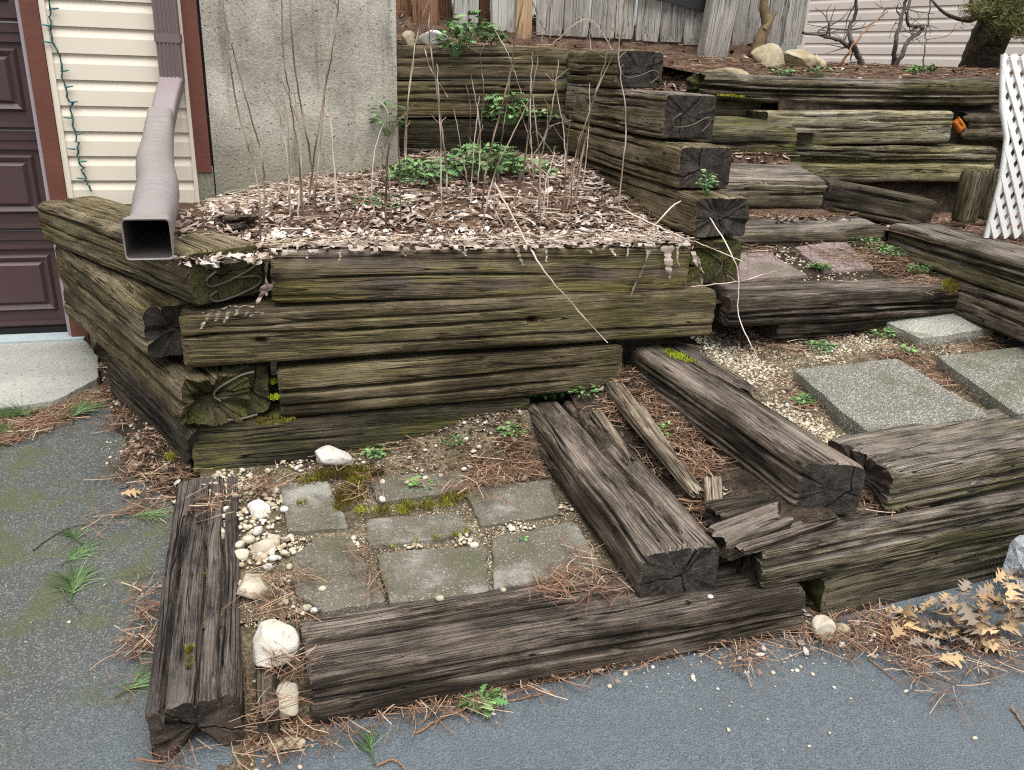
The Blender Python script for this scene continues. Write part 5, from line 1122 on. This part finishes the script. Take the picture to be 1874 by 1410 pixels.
# ------------------------------------------------------------------ frayed fabric on the front wall
M['fabric'] = tinted('frayed_fabric', [(0, (.12, .09, .07)), (.35, (.26, .205, .165)), (.7, (.42, .355, .30)), (1, (.54, .48, .43))], .95, .1)
fb = empty('frayed_fabric', W(.6, 2.72, .88)); tag(fb, 'pale frayed landscape fabric hanging over the top front timber', 'fabric')
nx_, ny_ = 300, 9
pp, tt = np.meshgrid(np.linspace(-.03, 1.43, nx_), np.linspace(0, 1, ny_), indexing='ij')
hang = .006+.016*np.clip(fbm(pp*14, 0, 0, 61, 3)-.45, 0, 1)*4*(vn(pp*45, 0, 0, 62))
dpt = 2.80-.098*np.minimum(tt/.75, 1); zf_ = .885-.006*(pp)+.012*(fbm(pp*30, tt*4, 0, 63, 3)-.3)*(1-sst(.75, .8, tt))
zf_ = zf_-np.clip(tt-.75, 0, 1)*4*hang; dpt = dpt-.010*sst(.7, .8, tt)-.004*np.sin(pp*90)*(tt > .8)
V = np.stack([C16*pp-S16*dpt, S16*pp+C16*dpt, zf_], -1).reshape(-1, 3); i, j = np.meshgrid(np.arange(nx_-1), np.arange(ny_-1), indexing='ij'); a = (i*ny_+j).ravel()
keep = (fbm(pp*55, tt*5, 0, 64, 3) > .47)[:-1, :-1].ravel(); F = np.stack([a, a+ny_, a+ny_+1, a+1], -1)[keep]
kid(fb, 'draped_strip', V, F, M['fabric'], True, tint=np.clip(.5+.8*(fbm(pp*70, tt*9, 0, 65, 3)-.5)*2, 0, 1).ravel())
def tatter(u0, v0, u1, v1, w0, d, seed):
    rg = np.random.RandomState(seed); P0, P1 = gd(u0, v0, d), gd(u1, v1, d-.01); t = np.linspace(0, 1, 16)
    L = P0[None]*(1-t)[:, None]+P1[None]*t[:, None]+.004*np.cumsum(rg.normal(size=(16, 3)), 0)*.6*t[:, None]
    wd = w0*(1-t*.6)*(.5+.8*rg.uniform(size=16)); tw = np.cumsum(rg.normal(0, .35, 16)); ex = np.stack([np.cos(tw)*C16, np.cos(tw)*S16-np.sin(tw)*.7, 0*tw], -1)
    V = np.concatenate([L-ex*wd[:, None]*.5, L+W(0, -.004, 0)*rg.uniform(0, 1, 16)[:, None], L+ex*wd[:, None]*.5]); i = np.arange(15)
    F = np.concatenate([np.stack([i, i+1, 16+i+1, 16+i], -1), np.stack([16+i, 17+i, 33+i, 32+i], -1)])
    kid(fb, 'tatter', V, F, M['fabric'], True, tint=np.tile(np.clip(.45+.3*rg.normal(size=16), 0, 1), 3))
for k, q in enumerate([(1190, 455, 1160, 548, .034), (1222, 450, 1222, 512, .045), (1268, 460, 1292, 520, .034), (1275, 470, 1285, 500, .015), (945, 455, 955, 485, .018), (1080, 458, 1082, 472, .02), (1120, 455, 1118, 470, .02), (620, 462, 628, 478, .015), (735, 460, 742, 474, .014), (560, 465, 566, 477, .012), (850, 460, 850, 474, .015), (1000, 458, 1004, 476, .012), (1150, 455, 1143, 480, .012), (1240, 452, 1236, 490, .012), (490, 520, 470, 580, .035), (488, 470, 488, 540, .03)]):
    tatter(*q, 2.695 if q[0] > 495 else 2.675, 70+k)
fc = empty('fabric_scrap', W(-.2, 2.66, .69)); tag(fc, 'torn grey fabric scrap on the left end of the second front timber', 'fabric'); fb_keep = fb; fb = fc
for k, q in enumerate([(385, 572, 372, 600, .02), (400, 570, 398, 585, .02), (420, 568, 415, 590, .02), (440, 562, 436, 575, .02), (372, 572, 440, 560, .015), (400, 570, 470, 560, .03), (455, 560, 478, 580, .04), (470, 570, 455, 582, .03)]): tatter(*q, 2.668, 95+k)
fb = fb_keep

# ------------------------------------------------------------------ dry stalks
M['stalk'] = tinted('dry_stalk', [(0, (.05, .035, .025)), (.4, (.15, .105, .075)), (.7, (.34, .26, .185)), (1, (.62, .55, .47))], .8, .2)
def stalk(pts, tone, label='', r=.0032, dd=None, group='dry stalks standing in the raised bed', seed=0, lean=0., side=True):
    rg = np.random.RandomState(seed+500)
    base = gs(pts[0][0], pts[0][1], bed_z, .9) if dd is None else None
    d0 = pd(base)[1] if dd is None else dd
    d0 = min(max(d0, 2.72), 4.25) if dd is None else d0
    if dd is None and d0 in (2.72, 4.25): base = gd(*pts[0], d0)
    P = [gd(u, v, d0+(lean*i/len(pts) if not isinstance(lean, (list, tuple)) else lean[i])) for i, (u, v) in enumerate(pts)]
    if dd is None: P[0] = P[0]-np.array([0, 0, .015])
    n = 8*len(P); L = smoothline(P, n); L += rg.normal(size=L.shape)*.0012
    tv = [np.clip(tone+.35*(vn(np.arange(n)*.35+seed*3, 0, 0, seed)-.5)*2, 0, 1)]; parts = [tube(L, r*np.linspace(1.1, .55, n), 5)]
    if side:
        for _ in range(rg.randint(0, 4)):
            i = rg.randint(n//3, n-2); dr = rg.normal(size=3)*[1, .6, .3]+[0, 0, .9]; dr /= np.linalg.norm(dr); ln = rg.uniform(.03, .11)
            parts.append(tube(smoothline([L[i], L[i]+dr*ln*.5, L[i]+dr*ln+rg.normal(size=3)*.008], 5), np.linspace(r*.5, .0009, 5), 4)); tv.append(np.full(5, tone))
    V, F = joinm(parts); T = np.concatenate([np.repeat(tv[0], 5)]+[np.repeat(x, 4) for x in tv[1:]])
    o = mk('dry_stalk', V-L[0], F, M['stalk'], True, tint=T); o.location = L[0]
    return tag(o, label, 'stalk', group)
ST = [([(478, 440), (470, 330), (430, 180), (405, -20)], .45), ([(482, 418), (481, 300), (455, 200), (425, 90), (410, 30)], .5), ([(553, 405), (548, 300), (530, 180), (518, 90), (515, -20)], .3),
      ([(580, 402), (566, 280), (540, 130), (530, -20)], .45), ([(573, 385), (585, 270), (600, 110), (620, -20)], .55), ([(560, 402), (580, 250), (612, 70), (622, -20)], .4), ([(545, 402), (552, 290)], .85),
      ([(617, 388), (606, 230), (600, 212)], .9), ([(609, 362), (592, 285)], .8), ([(655, 300), (640, 180), (635, 60), (640, -20)], .35), ([(660, 292), (655, 160), (670, 60), (674, -20)], .6), ([(657, 302), (668, 180), (665, 130)], .5),
      ([(705, 425), (708, 300), (722, 235), (760, 188)], .3), ([(733, 415), (732, 330), (728, 230)], .25), ([(742, 320), (747, 180), (765, 60), (792, -20)], .6), ([(820, 375), (815, 290), (800, 170), (785, 60), (790, -20)], .55),
      ([(707, 430), (706, 330), (712, 270)], .2), ([(860, 265), (861, 200), (853, 155)], .3), ([(880, 402), (892, 300), (925, 170), (945, 60), (962, -20)], .4), ([(906, 322), (922, 230), (938, 110), (955, 10)], .45),
      ([(877, 432), (905, 320), (968, 180), (992, 65)], .6), ([(945, 330), (1000, 240), (1023, 110)], .5), ([(985, 405), (990, 300), (1010, 195)], .5), ([(1035, 392), (1062, 260), (1095, 160), (1135, 70), (1150, -20)], .5),
      ([(1050, 375), (1080, 210), (1108, 110), (1130, -20)], .45), ([(1130, 392), (1146, 230), (1132, 100), (1146, -20)], .65), ([(1030, 390), (1050, 300), (1064, 240)], .45), ([(745, 330), (742, 240), (760, 80)], .7),
      ([(868, 300), (885, 180), (880, 100), (905, 60)], .35), ([(1092, 180), (1078, 60), (1075, 38)], .75), ([(640, 420), (655, 380), (690, 350)], .35), ([(652, 425), (690, 385)], .3), ([(770, 430), (800, 380), (850, 350)], .5), ([(920, 425), (960, 300), (970, 170)], .3)]
SLAB = ['tall dry stalk rising from the raised bed before the concrete wall', 'dry weed stalk in the raised bed before the back wall']
for k, (q, tone) in enumerate(ST):
    left = q[0][0] < 672
    stalk(q, tone, SLAB[0 if left else 1], r=.0031 if k % 3 else .0040, seed=k, group='dry stalks before the concrete wall' if left else 'dry stalks before the back wall')
rg = np.random.RandomState(21)
for k in range(26):
    u = rg.uniform(500, 1130); v = rg.uniform(330, 425) if u > 660 else rg.uniform(390, 425); hh = rg.uniform(60, 330); ln_ = rg.normal(0, 28)
    q = [(u, v), (u+ln_*.35+rg.normal(0, 5), v-hh*.5), (u+ln_+rg.normal(0, 6), v-hh)]; left = u < 672
    stalk(q, rg.uniform(.45, 1.), SLAB[0 if left else 1], r=rg.uniform(.002, .003), seed=200+k, group='dry stalks before the concrete wall' if left else 'dry stalks before the back wall')
stalk([(905, 335), (985, 480), (1050, 560), (1112, 628)], .95, 'long pale stalk fallen across the front wall', .0035, dd=2.70, group=None, seed=61, lean=[.25, -.03, -.04, -.03], side=False)
stalk([(1135, 382), (1220, 422), (1290, 450), (1358, 478)], .85, 'pale stalk bent over the right end of the bed', .003, dd=2.72, group=None, seed=62, lean=[.3, .1, 0, -.1], side=False)
stalk([(1170, 440), (1262, 367), (1345, 480), (1352, 580), (1386, 655)], .9, 'long pale kinked stalk arching down to the walkway', .003, dd=2.66, group=None, seed=63, lean=[.2, .25, 0, -.05, -.2], side=False)
stalk([(1265, 525), (1350, 516), (1405, 500), (1450, 488)], .75, 'thin branched straw lying towards the first stair timber', .0025, dd=2.66, group=None, seed=64)
stalk([(1005, 85), (1075, 36), (1122, 92)], .7, 'bent straw peaking before the grey fence', .003, dd=4.2, group=None, seed=65, side=False)
stalk([(905, 55), (930, 100), (955, 172)], .85, 'pale broken straw hanging before the back wall', .003, dd=4.2, group=None, seed=66, side=False)
stalk([(775, 85), (790, 130), (820, 178)], .8, 'pale straw leaning over the left of the back wall', .003, dd=4.2, group=None, seed=67, side=False)
stalk([(975, 5), (990, 40), (1008, 70)], .7, 'short straw standing before the new fence post', .0035, dd=4.35, group=None, seed=68, side=False)
stalk([(450, 395), (560, 360), (640, 340)], .7, 'straw lying on the bed by the concrete wall', .003, dd=3.4, group=None, seed=69)

# ------------------------------------------------------------------ green weeds
def lobed(k, lob=4):
    """feathery lobed leaf, unit length"""
    t = np.linspace(0, 1, 2*lob+2); hw = np.where(np.arange(2*lob+2) % 2 == 1, .34, .10)*np.sin(np.clip(.12+t*.9, 0, 1)*math.pi)**.6; hw[-1] = .02; hw[0] = .02
    x = t+.10*(hw > .18); V = np.concatenate([np.stack([x, s_*hw, .25*t*t*-1+.25*np.abs(s_*hw)], -1) for s_ in (-1, 0, 1)]); m = len(t)
    V[m:2*m, 0] = t; F = np.array([[s_*m+i, s_*m+i+1, (s_+1)*m+i+1, (s_+1)*m+i] for s_ in range(2) for i in range(m-1)])
    return V, F
def ovate(k):
    t = np.linspace(0, 1, 6); hw = .33*np.sin(np.clip(.04+t*.96, 0, 1)*math.pi)**.8; hw[-1] = .01
    V = np.concatenate([np.stack([t, s_*hw, -.18*t*t+.22*np.abs(s_*hw)], -1) for s_ in (-1, 0, 1)]); F = np.array([[s_*6+i, s_*6+i+1, (s_+1)*6+i+1, (s_+1)*6+i] for s_ in range(2) for i in range(5)])
    return V, F
def weed(c, rad, hgt, n, size, label, mat='green', shape=lobed, seed=0, group=None, tm=.5, name='weed_plant', droop=0.):
    rg = np.random.RandomState(seed+40); global RNG
    th = rg.uniform(0, 6.28, n); q = rad*np.sqrt(rg.uniform(0, 1, n)); hh = hgt*(.25+.75*rg.uniform(0, 1, n))*(1-.55*(q/rad)**2)
    P = np.stack([q*np.cos(th), q*np.sin(th), hh-droop*q], -1); s_ = size*rg.uniform(.55, 1.15, n); S = np.stack([s_, s_*rg.uniform(.8, 1.1, n), s_], -1)
    yaw = th+rg.normal(0, .7, n); pit = -rg.uniform(-.25, .8, n)*(1-.5*q/rad)
    V, F, T = inst([shape(0)], P, S, rots(yaw, pit, rg.normal(0, .3, n)), np.clip(rg.normal(tm, .22, n)+.25*(hh/hgt-.5), 0, 1))
    parts = []
    for i in range(0, n, 3): parts.append(tube([[0.25*P[i, 0], .25*P[i, 1], -.01], P[i]*[.7, .7, .6], P[i]], [.0016, .0013, .001], 3))
    V2, F2 = joinm(parts); F = np.concatenate([F, F2+len(V)]); V = np.concatenate([V, V2]); T = np.concatenate([T, np.full(len(V2), .35)])
    o = mk(name, V, F, M[mat], True, tint=T); o.location = c; return tag(o, label, 'plant', group)
def bz(u, v): return gs(u, v, bed_z, .95)
weed(bz(765, 335), .13, .11, 210, .05, 'feathery green weed clump at the left of the bed', 'bluegreen', seed=1)
weed(bz(885, 318), .18, .15, 320, .055, 'largest feathery green weed clump in the middle of the bed', 'bluegreen', seed=2)
weed(bz(985, 318), .06, .05, 26, .05, 'small feathery weed right of the largest clump', 'bluegreen', seed=3)
weed(gd(930, 225, 4.33), .12, .15, 110, .06, 'feathery weed growing before the dark back timber', 'bluegreen', seed=4)
weed(gd(1003, 218, 4.33), .05, .05, 18, .04, 'tiny weed sprig right on the dark back timber', 'bluegreen', seed=5)
weed(gd(858, 72, 4.46), .13, .12, 120, .055, 'feathery weed standing on top of the back wall', 'bluegreen', seed=6)
weed(gd(832, 100, 4.34), .07, .13, 60, .05, 'feathery weed drooping over the front of the back wall', 'bluegreen', seed=7)
weed(gd(908, 82, 4.45), .07, .06, 45, .05, 'low weed on the back wall by the new post', 'bluegreen', seed=8)
weed(gd(710, 245, 4.08), .07, .16, 50, .045, 'weed climbing at the corner of the concrete wall', 'green', seed=9)
weed(bz(672, 312), .07, .05, 36, .04, 'low weed at the foot of the concrete corner', 'bluegreen', seed=10)
weed(bz(700, 375), .13, .03, 160, .03, 'dull flat green growth in the litter at bed left', 'green', ovate, seed=11, tm=.1)
weed(pz(1005, 728, .01), .06, .05, 110, .022, 'small green weed left at the head of the lower step', 'green', ovate, seed=12, tm=.6)
weed(gz(1068, 716, .325), .085, .055, 170, .022, 'small green weed mat right at the head of the lower step', 'green', ovate, seed=13, tm=.6)
weed(pz(955, 735, .01), .04, .07, 60, .024, 'small upright weed against the third front timber', 'green', ovate, seed=14, tm=.55)
WD = [(830, 815, 20, 0, 'seedling cluster on dark soil of the patio'), (935, 795, 22, 0, 'seedling cluster beside the lower step on the patio'), (770, 898, 26, 0, 'seedlings growing over the back middle paver'), (690, 835, 20, 0, 'seedlings beside the long white stone'), (1222, 795, 20, 1, 'bright seedling on the tread between the steps'),
      (1440, 610, 22, 2, 'weed sprouts on the walkway near the front wall'), (1500, 640, 20, 2, 'weed sprouts above the large slab'), (1560, 590, 18, 2, 'weed sprouts near the first stair timber'), (1470, 740, 16, 2, 'weed sprouts left of the large slab'), (1610, 615, 18, 2, 'weed sprouts left of the small pale slab'), (1700, 632, 20, 2, 'grass sprouts before the small pale slab'), (1380, 600, 18, 2, 'weed sprouts beside the kinked stalk'), (1660, 650, 14, 2, 'weed sprouts between the three slabs'), (1810, 605, 14, 2, 'weed sprouts right of the small pale slab'),
      (1570, 445, 30, 3, 'clover mat at the back of the landing'), (1620, 465, 26, 3, 'clover mat along the right border timber'), (1545, 425, 18, 3, 'clover by the second stair timber'), (1500, 495, 16, 3, 'sprouts before the right red paver'), (1680, 500, 20, 3, 'grass sprouts in the corner of the landing'), (880, 1290, 22, 4, 'fern-like weed at the foot of the long front timber'), (960, 1000, 8, 0, 'single seedling between the pavers')]
ZF = [patio_z, tread_z, walk_z, land_z, drive_z]
for k, (u, v, r, z_, lb) in enumerate(WD):
    c = gs(u, v, ZF[z_]); c[2] += .006; rw = r*np.linalg.norm(c-[0, 0, EYE])/FPX
    weed(c, rw*1.15, .03 if z_ != 3 else .035, int((16+r*2.6)*(.6+.8*((k*37) % 10)/10)) if z_ != 3 else 130, (.012+.010*((k*53) % 10)/10) if z_ != 4 else .034, lb, 'green', lobed if z_ == 4 else ovate, seed=60+k, tm=.4+.35*((k*29) % 10)/10)
weed(gd(1292, 352, 2.86), .028, .09, 40, .024, 'pale green succulent sprig on the fourth stepped timber', 'bluegreen', ovate, seed=90, tm=.8)
for u, v, lb in [(1430, 137, 'low green weed on the yard edge below the pale boulder'), (1500, 137, 'low green weed on the yard edge below the narrow stone'), (1672, 135, 'green sprout on the yard edge near the shrubs'), (1700, 133, 'green sprout on the yard edge near the conifer')]:
    weed(gd(u, v, 4.62), .09 if u < 1600 else .04, .05, 50, .03, lb, 'bluegreen' if u < 1600 else 'green', ovate, seed=u)

# ------------------------------------------------------------------ green pine sprigs and twigs on the drive
M['pine'] = tinted('green_pine_needle', [(0, (.035, .07, .025)), (.5, (.085, .15, .05)), (1, (.19, .27, .10))], .5, .35)
def sprig(u, v, yaw, n, ln, label, seed, z=None, stem=.07):
    n = int(n*1.4); ln *= 1.25
    c = gs(u, v, drive_z) if z is None else gz(u, v, z); c[2] += .008; rg = np.random.RandomState(seed)
    ax = np.array([math.cos(yaw), math.sin(yaw), .05]); parts = [tube([[0, 0, 0], ax*stem*.5, ax*stem], [.0022, .0018, .0012], 5)]; T = [np.full(15, .2)]
    for _ in range(n):
        b = ax*stem*rg.uniform(.35, 1); dr = ax*1.0+rg.normal(size=3)*[.55, .55, .22]; dr[2] = abs(dr[2])*.6; dr /= np.linalg.norm(dr); l_ = ln*rg.uniform(.6, 1.1)
        parts.append(tube([b, b+dr*l_*.5, b+dr*l_+[0, 0, -.008]], [.0009, .0009, .0004], 3)); T.append(np.full(9, np.clip(rg.normal(.5, .25), 0, 1)))
    V, F = joinm(parts); o = mk('pine_sprig', V, F, M['pine'], False, tint=np.concatenate(T)); o.location = c; return tag(o, label, 'pine sprig')
sprig(130, 1105, 1.9, 120, .085, 'largest green pine sprig on the left asphalt', 1, stem=.09)
sprig(110, 1040, 1.2, 40, .07, 'small pine tuft just above the largest sprig', 2)
sprig(150, 1000, 2.4, 30, .06, 'sparse pine tuft near the middle left of the asphalt', 3)
sprig(230, 950, .2, 36, .07, 'flattened pine sprig beside the soil bank', 4)
sprig(210, 1280, .9, 50, .08, 'green pine sprig against the rotten left timber', 5)
sprig(130, 770, 1.6, 70, .09, 'bushy pine sprig at the apron edge', 6, .16)
sprig(60, 765, 2.9, 60, .11, 'long flat pine sprig at the left picture edge', 7, .16)
sprig(40, 800, 2.8, 40, .10, 'pine needles bundle fallen below the flat sprig', 8)
sprig(685, 1405, 1.9, 26, .055, 'green pine tuft on the near asphalt by the picture bottom', 9)
def twig(pts, label, r=.003, seed=0, mat='twig', z=None):
    rg = np.random.RandomState(seed); P = [(gs(u, v, drive_z) if z is None else gz(u, v, z))+[0, 0, .006] for u, v in pts]; L = smoothline(P, 30)+rg.normal(size=(30, 3))*.001
    o = mk('fallen_twig', *(lambda q: (q[0]-L[0], q[1]))(tube(L, np.linspace(r, r*.5, 30), 6)), M[mat], True); o.location = L[0]; return tag(o, label, 'twig')
twig([(60, 1010), (95, 985), (140, 965), (200, 962)], 'curved grey twig above the pine tufts on the left asphalt', .0028, 1)
twig([(760, 1345), (850, 1300), (940, 1285), (1010, 1268)], 'pale branched twig in the needles below the long front timber', .003, 2, 'twigr')
twig([(112, 1080), (125, 1100), (150, 1125)], 'short stem of the largest pine sprig', .003, 3)
twig([(690, 1405), (720, 1395), (745, 1415)], 'brown twig at the picture bottom beside the pine tuft', .003, 4, 'twigr')
twig([(1590, 1210), (1615, 1230), (1640, 1250)], 'short brown twig on the right asphalt', .002, 5, 'twigr')
twig([(1850, 1300), (1865, 1320), (1880, 1345)], 'brown needle bundle at the right picture edge', .003, 6, 'twigr')

# ------------------------------------------------------------------ plastic bag
s = NT('clear_plastic', .10, .7); s.b.inputs['Transmission Weight'].default_value = .7; s.b.inputs['IOR'].default_value = 1.2; s.col((.72, .74, .78)); M['plastic'] = s.m
v, f = ico(4); r_ = np.linalg.norm(v, axis=1)
dsp_ = .9+.35*(fbm(v[:, 0]*1.5, v[:, 1]*1.5, v[:, 2]*1.5, 3, 2)-.5)+.45*np.abs(fbm(v[:, 0]*2.2, v[:, 1]*2.2, v[:, 2]*1.2, 4, 2)-.5)*2+.14*np.abs(fbm(v[:, 0]*4, v[:, 1]*4, v[:, 2]*2.5, 6, 2)-.5)*2
V = v*dsp_[:, None]*[.10, .09, .11]; V[:, 2] = np.maximum(V[:, 2], -.11)
bg = mk('plastic_bag', V, f, M['plastic'], False); bg.location = gz(1905, 1085, .04)+np.array([0, 0, .11]); tag(bg, 'crumpled clear plastic bag at the right edge by the leaf heap', 'bag')
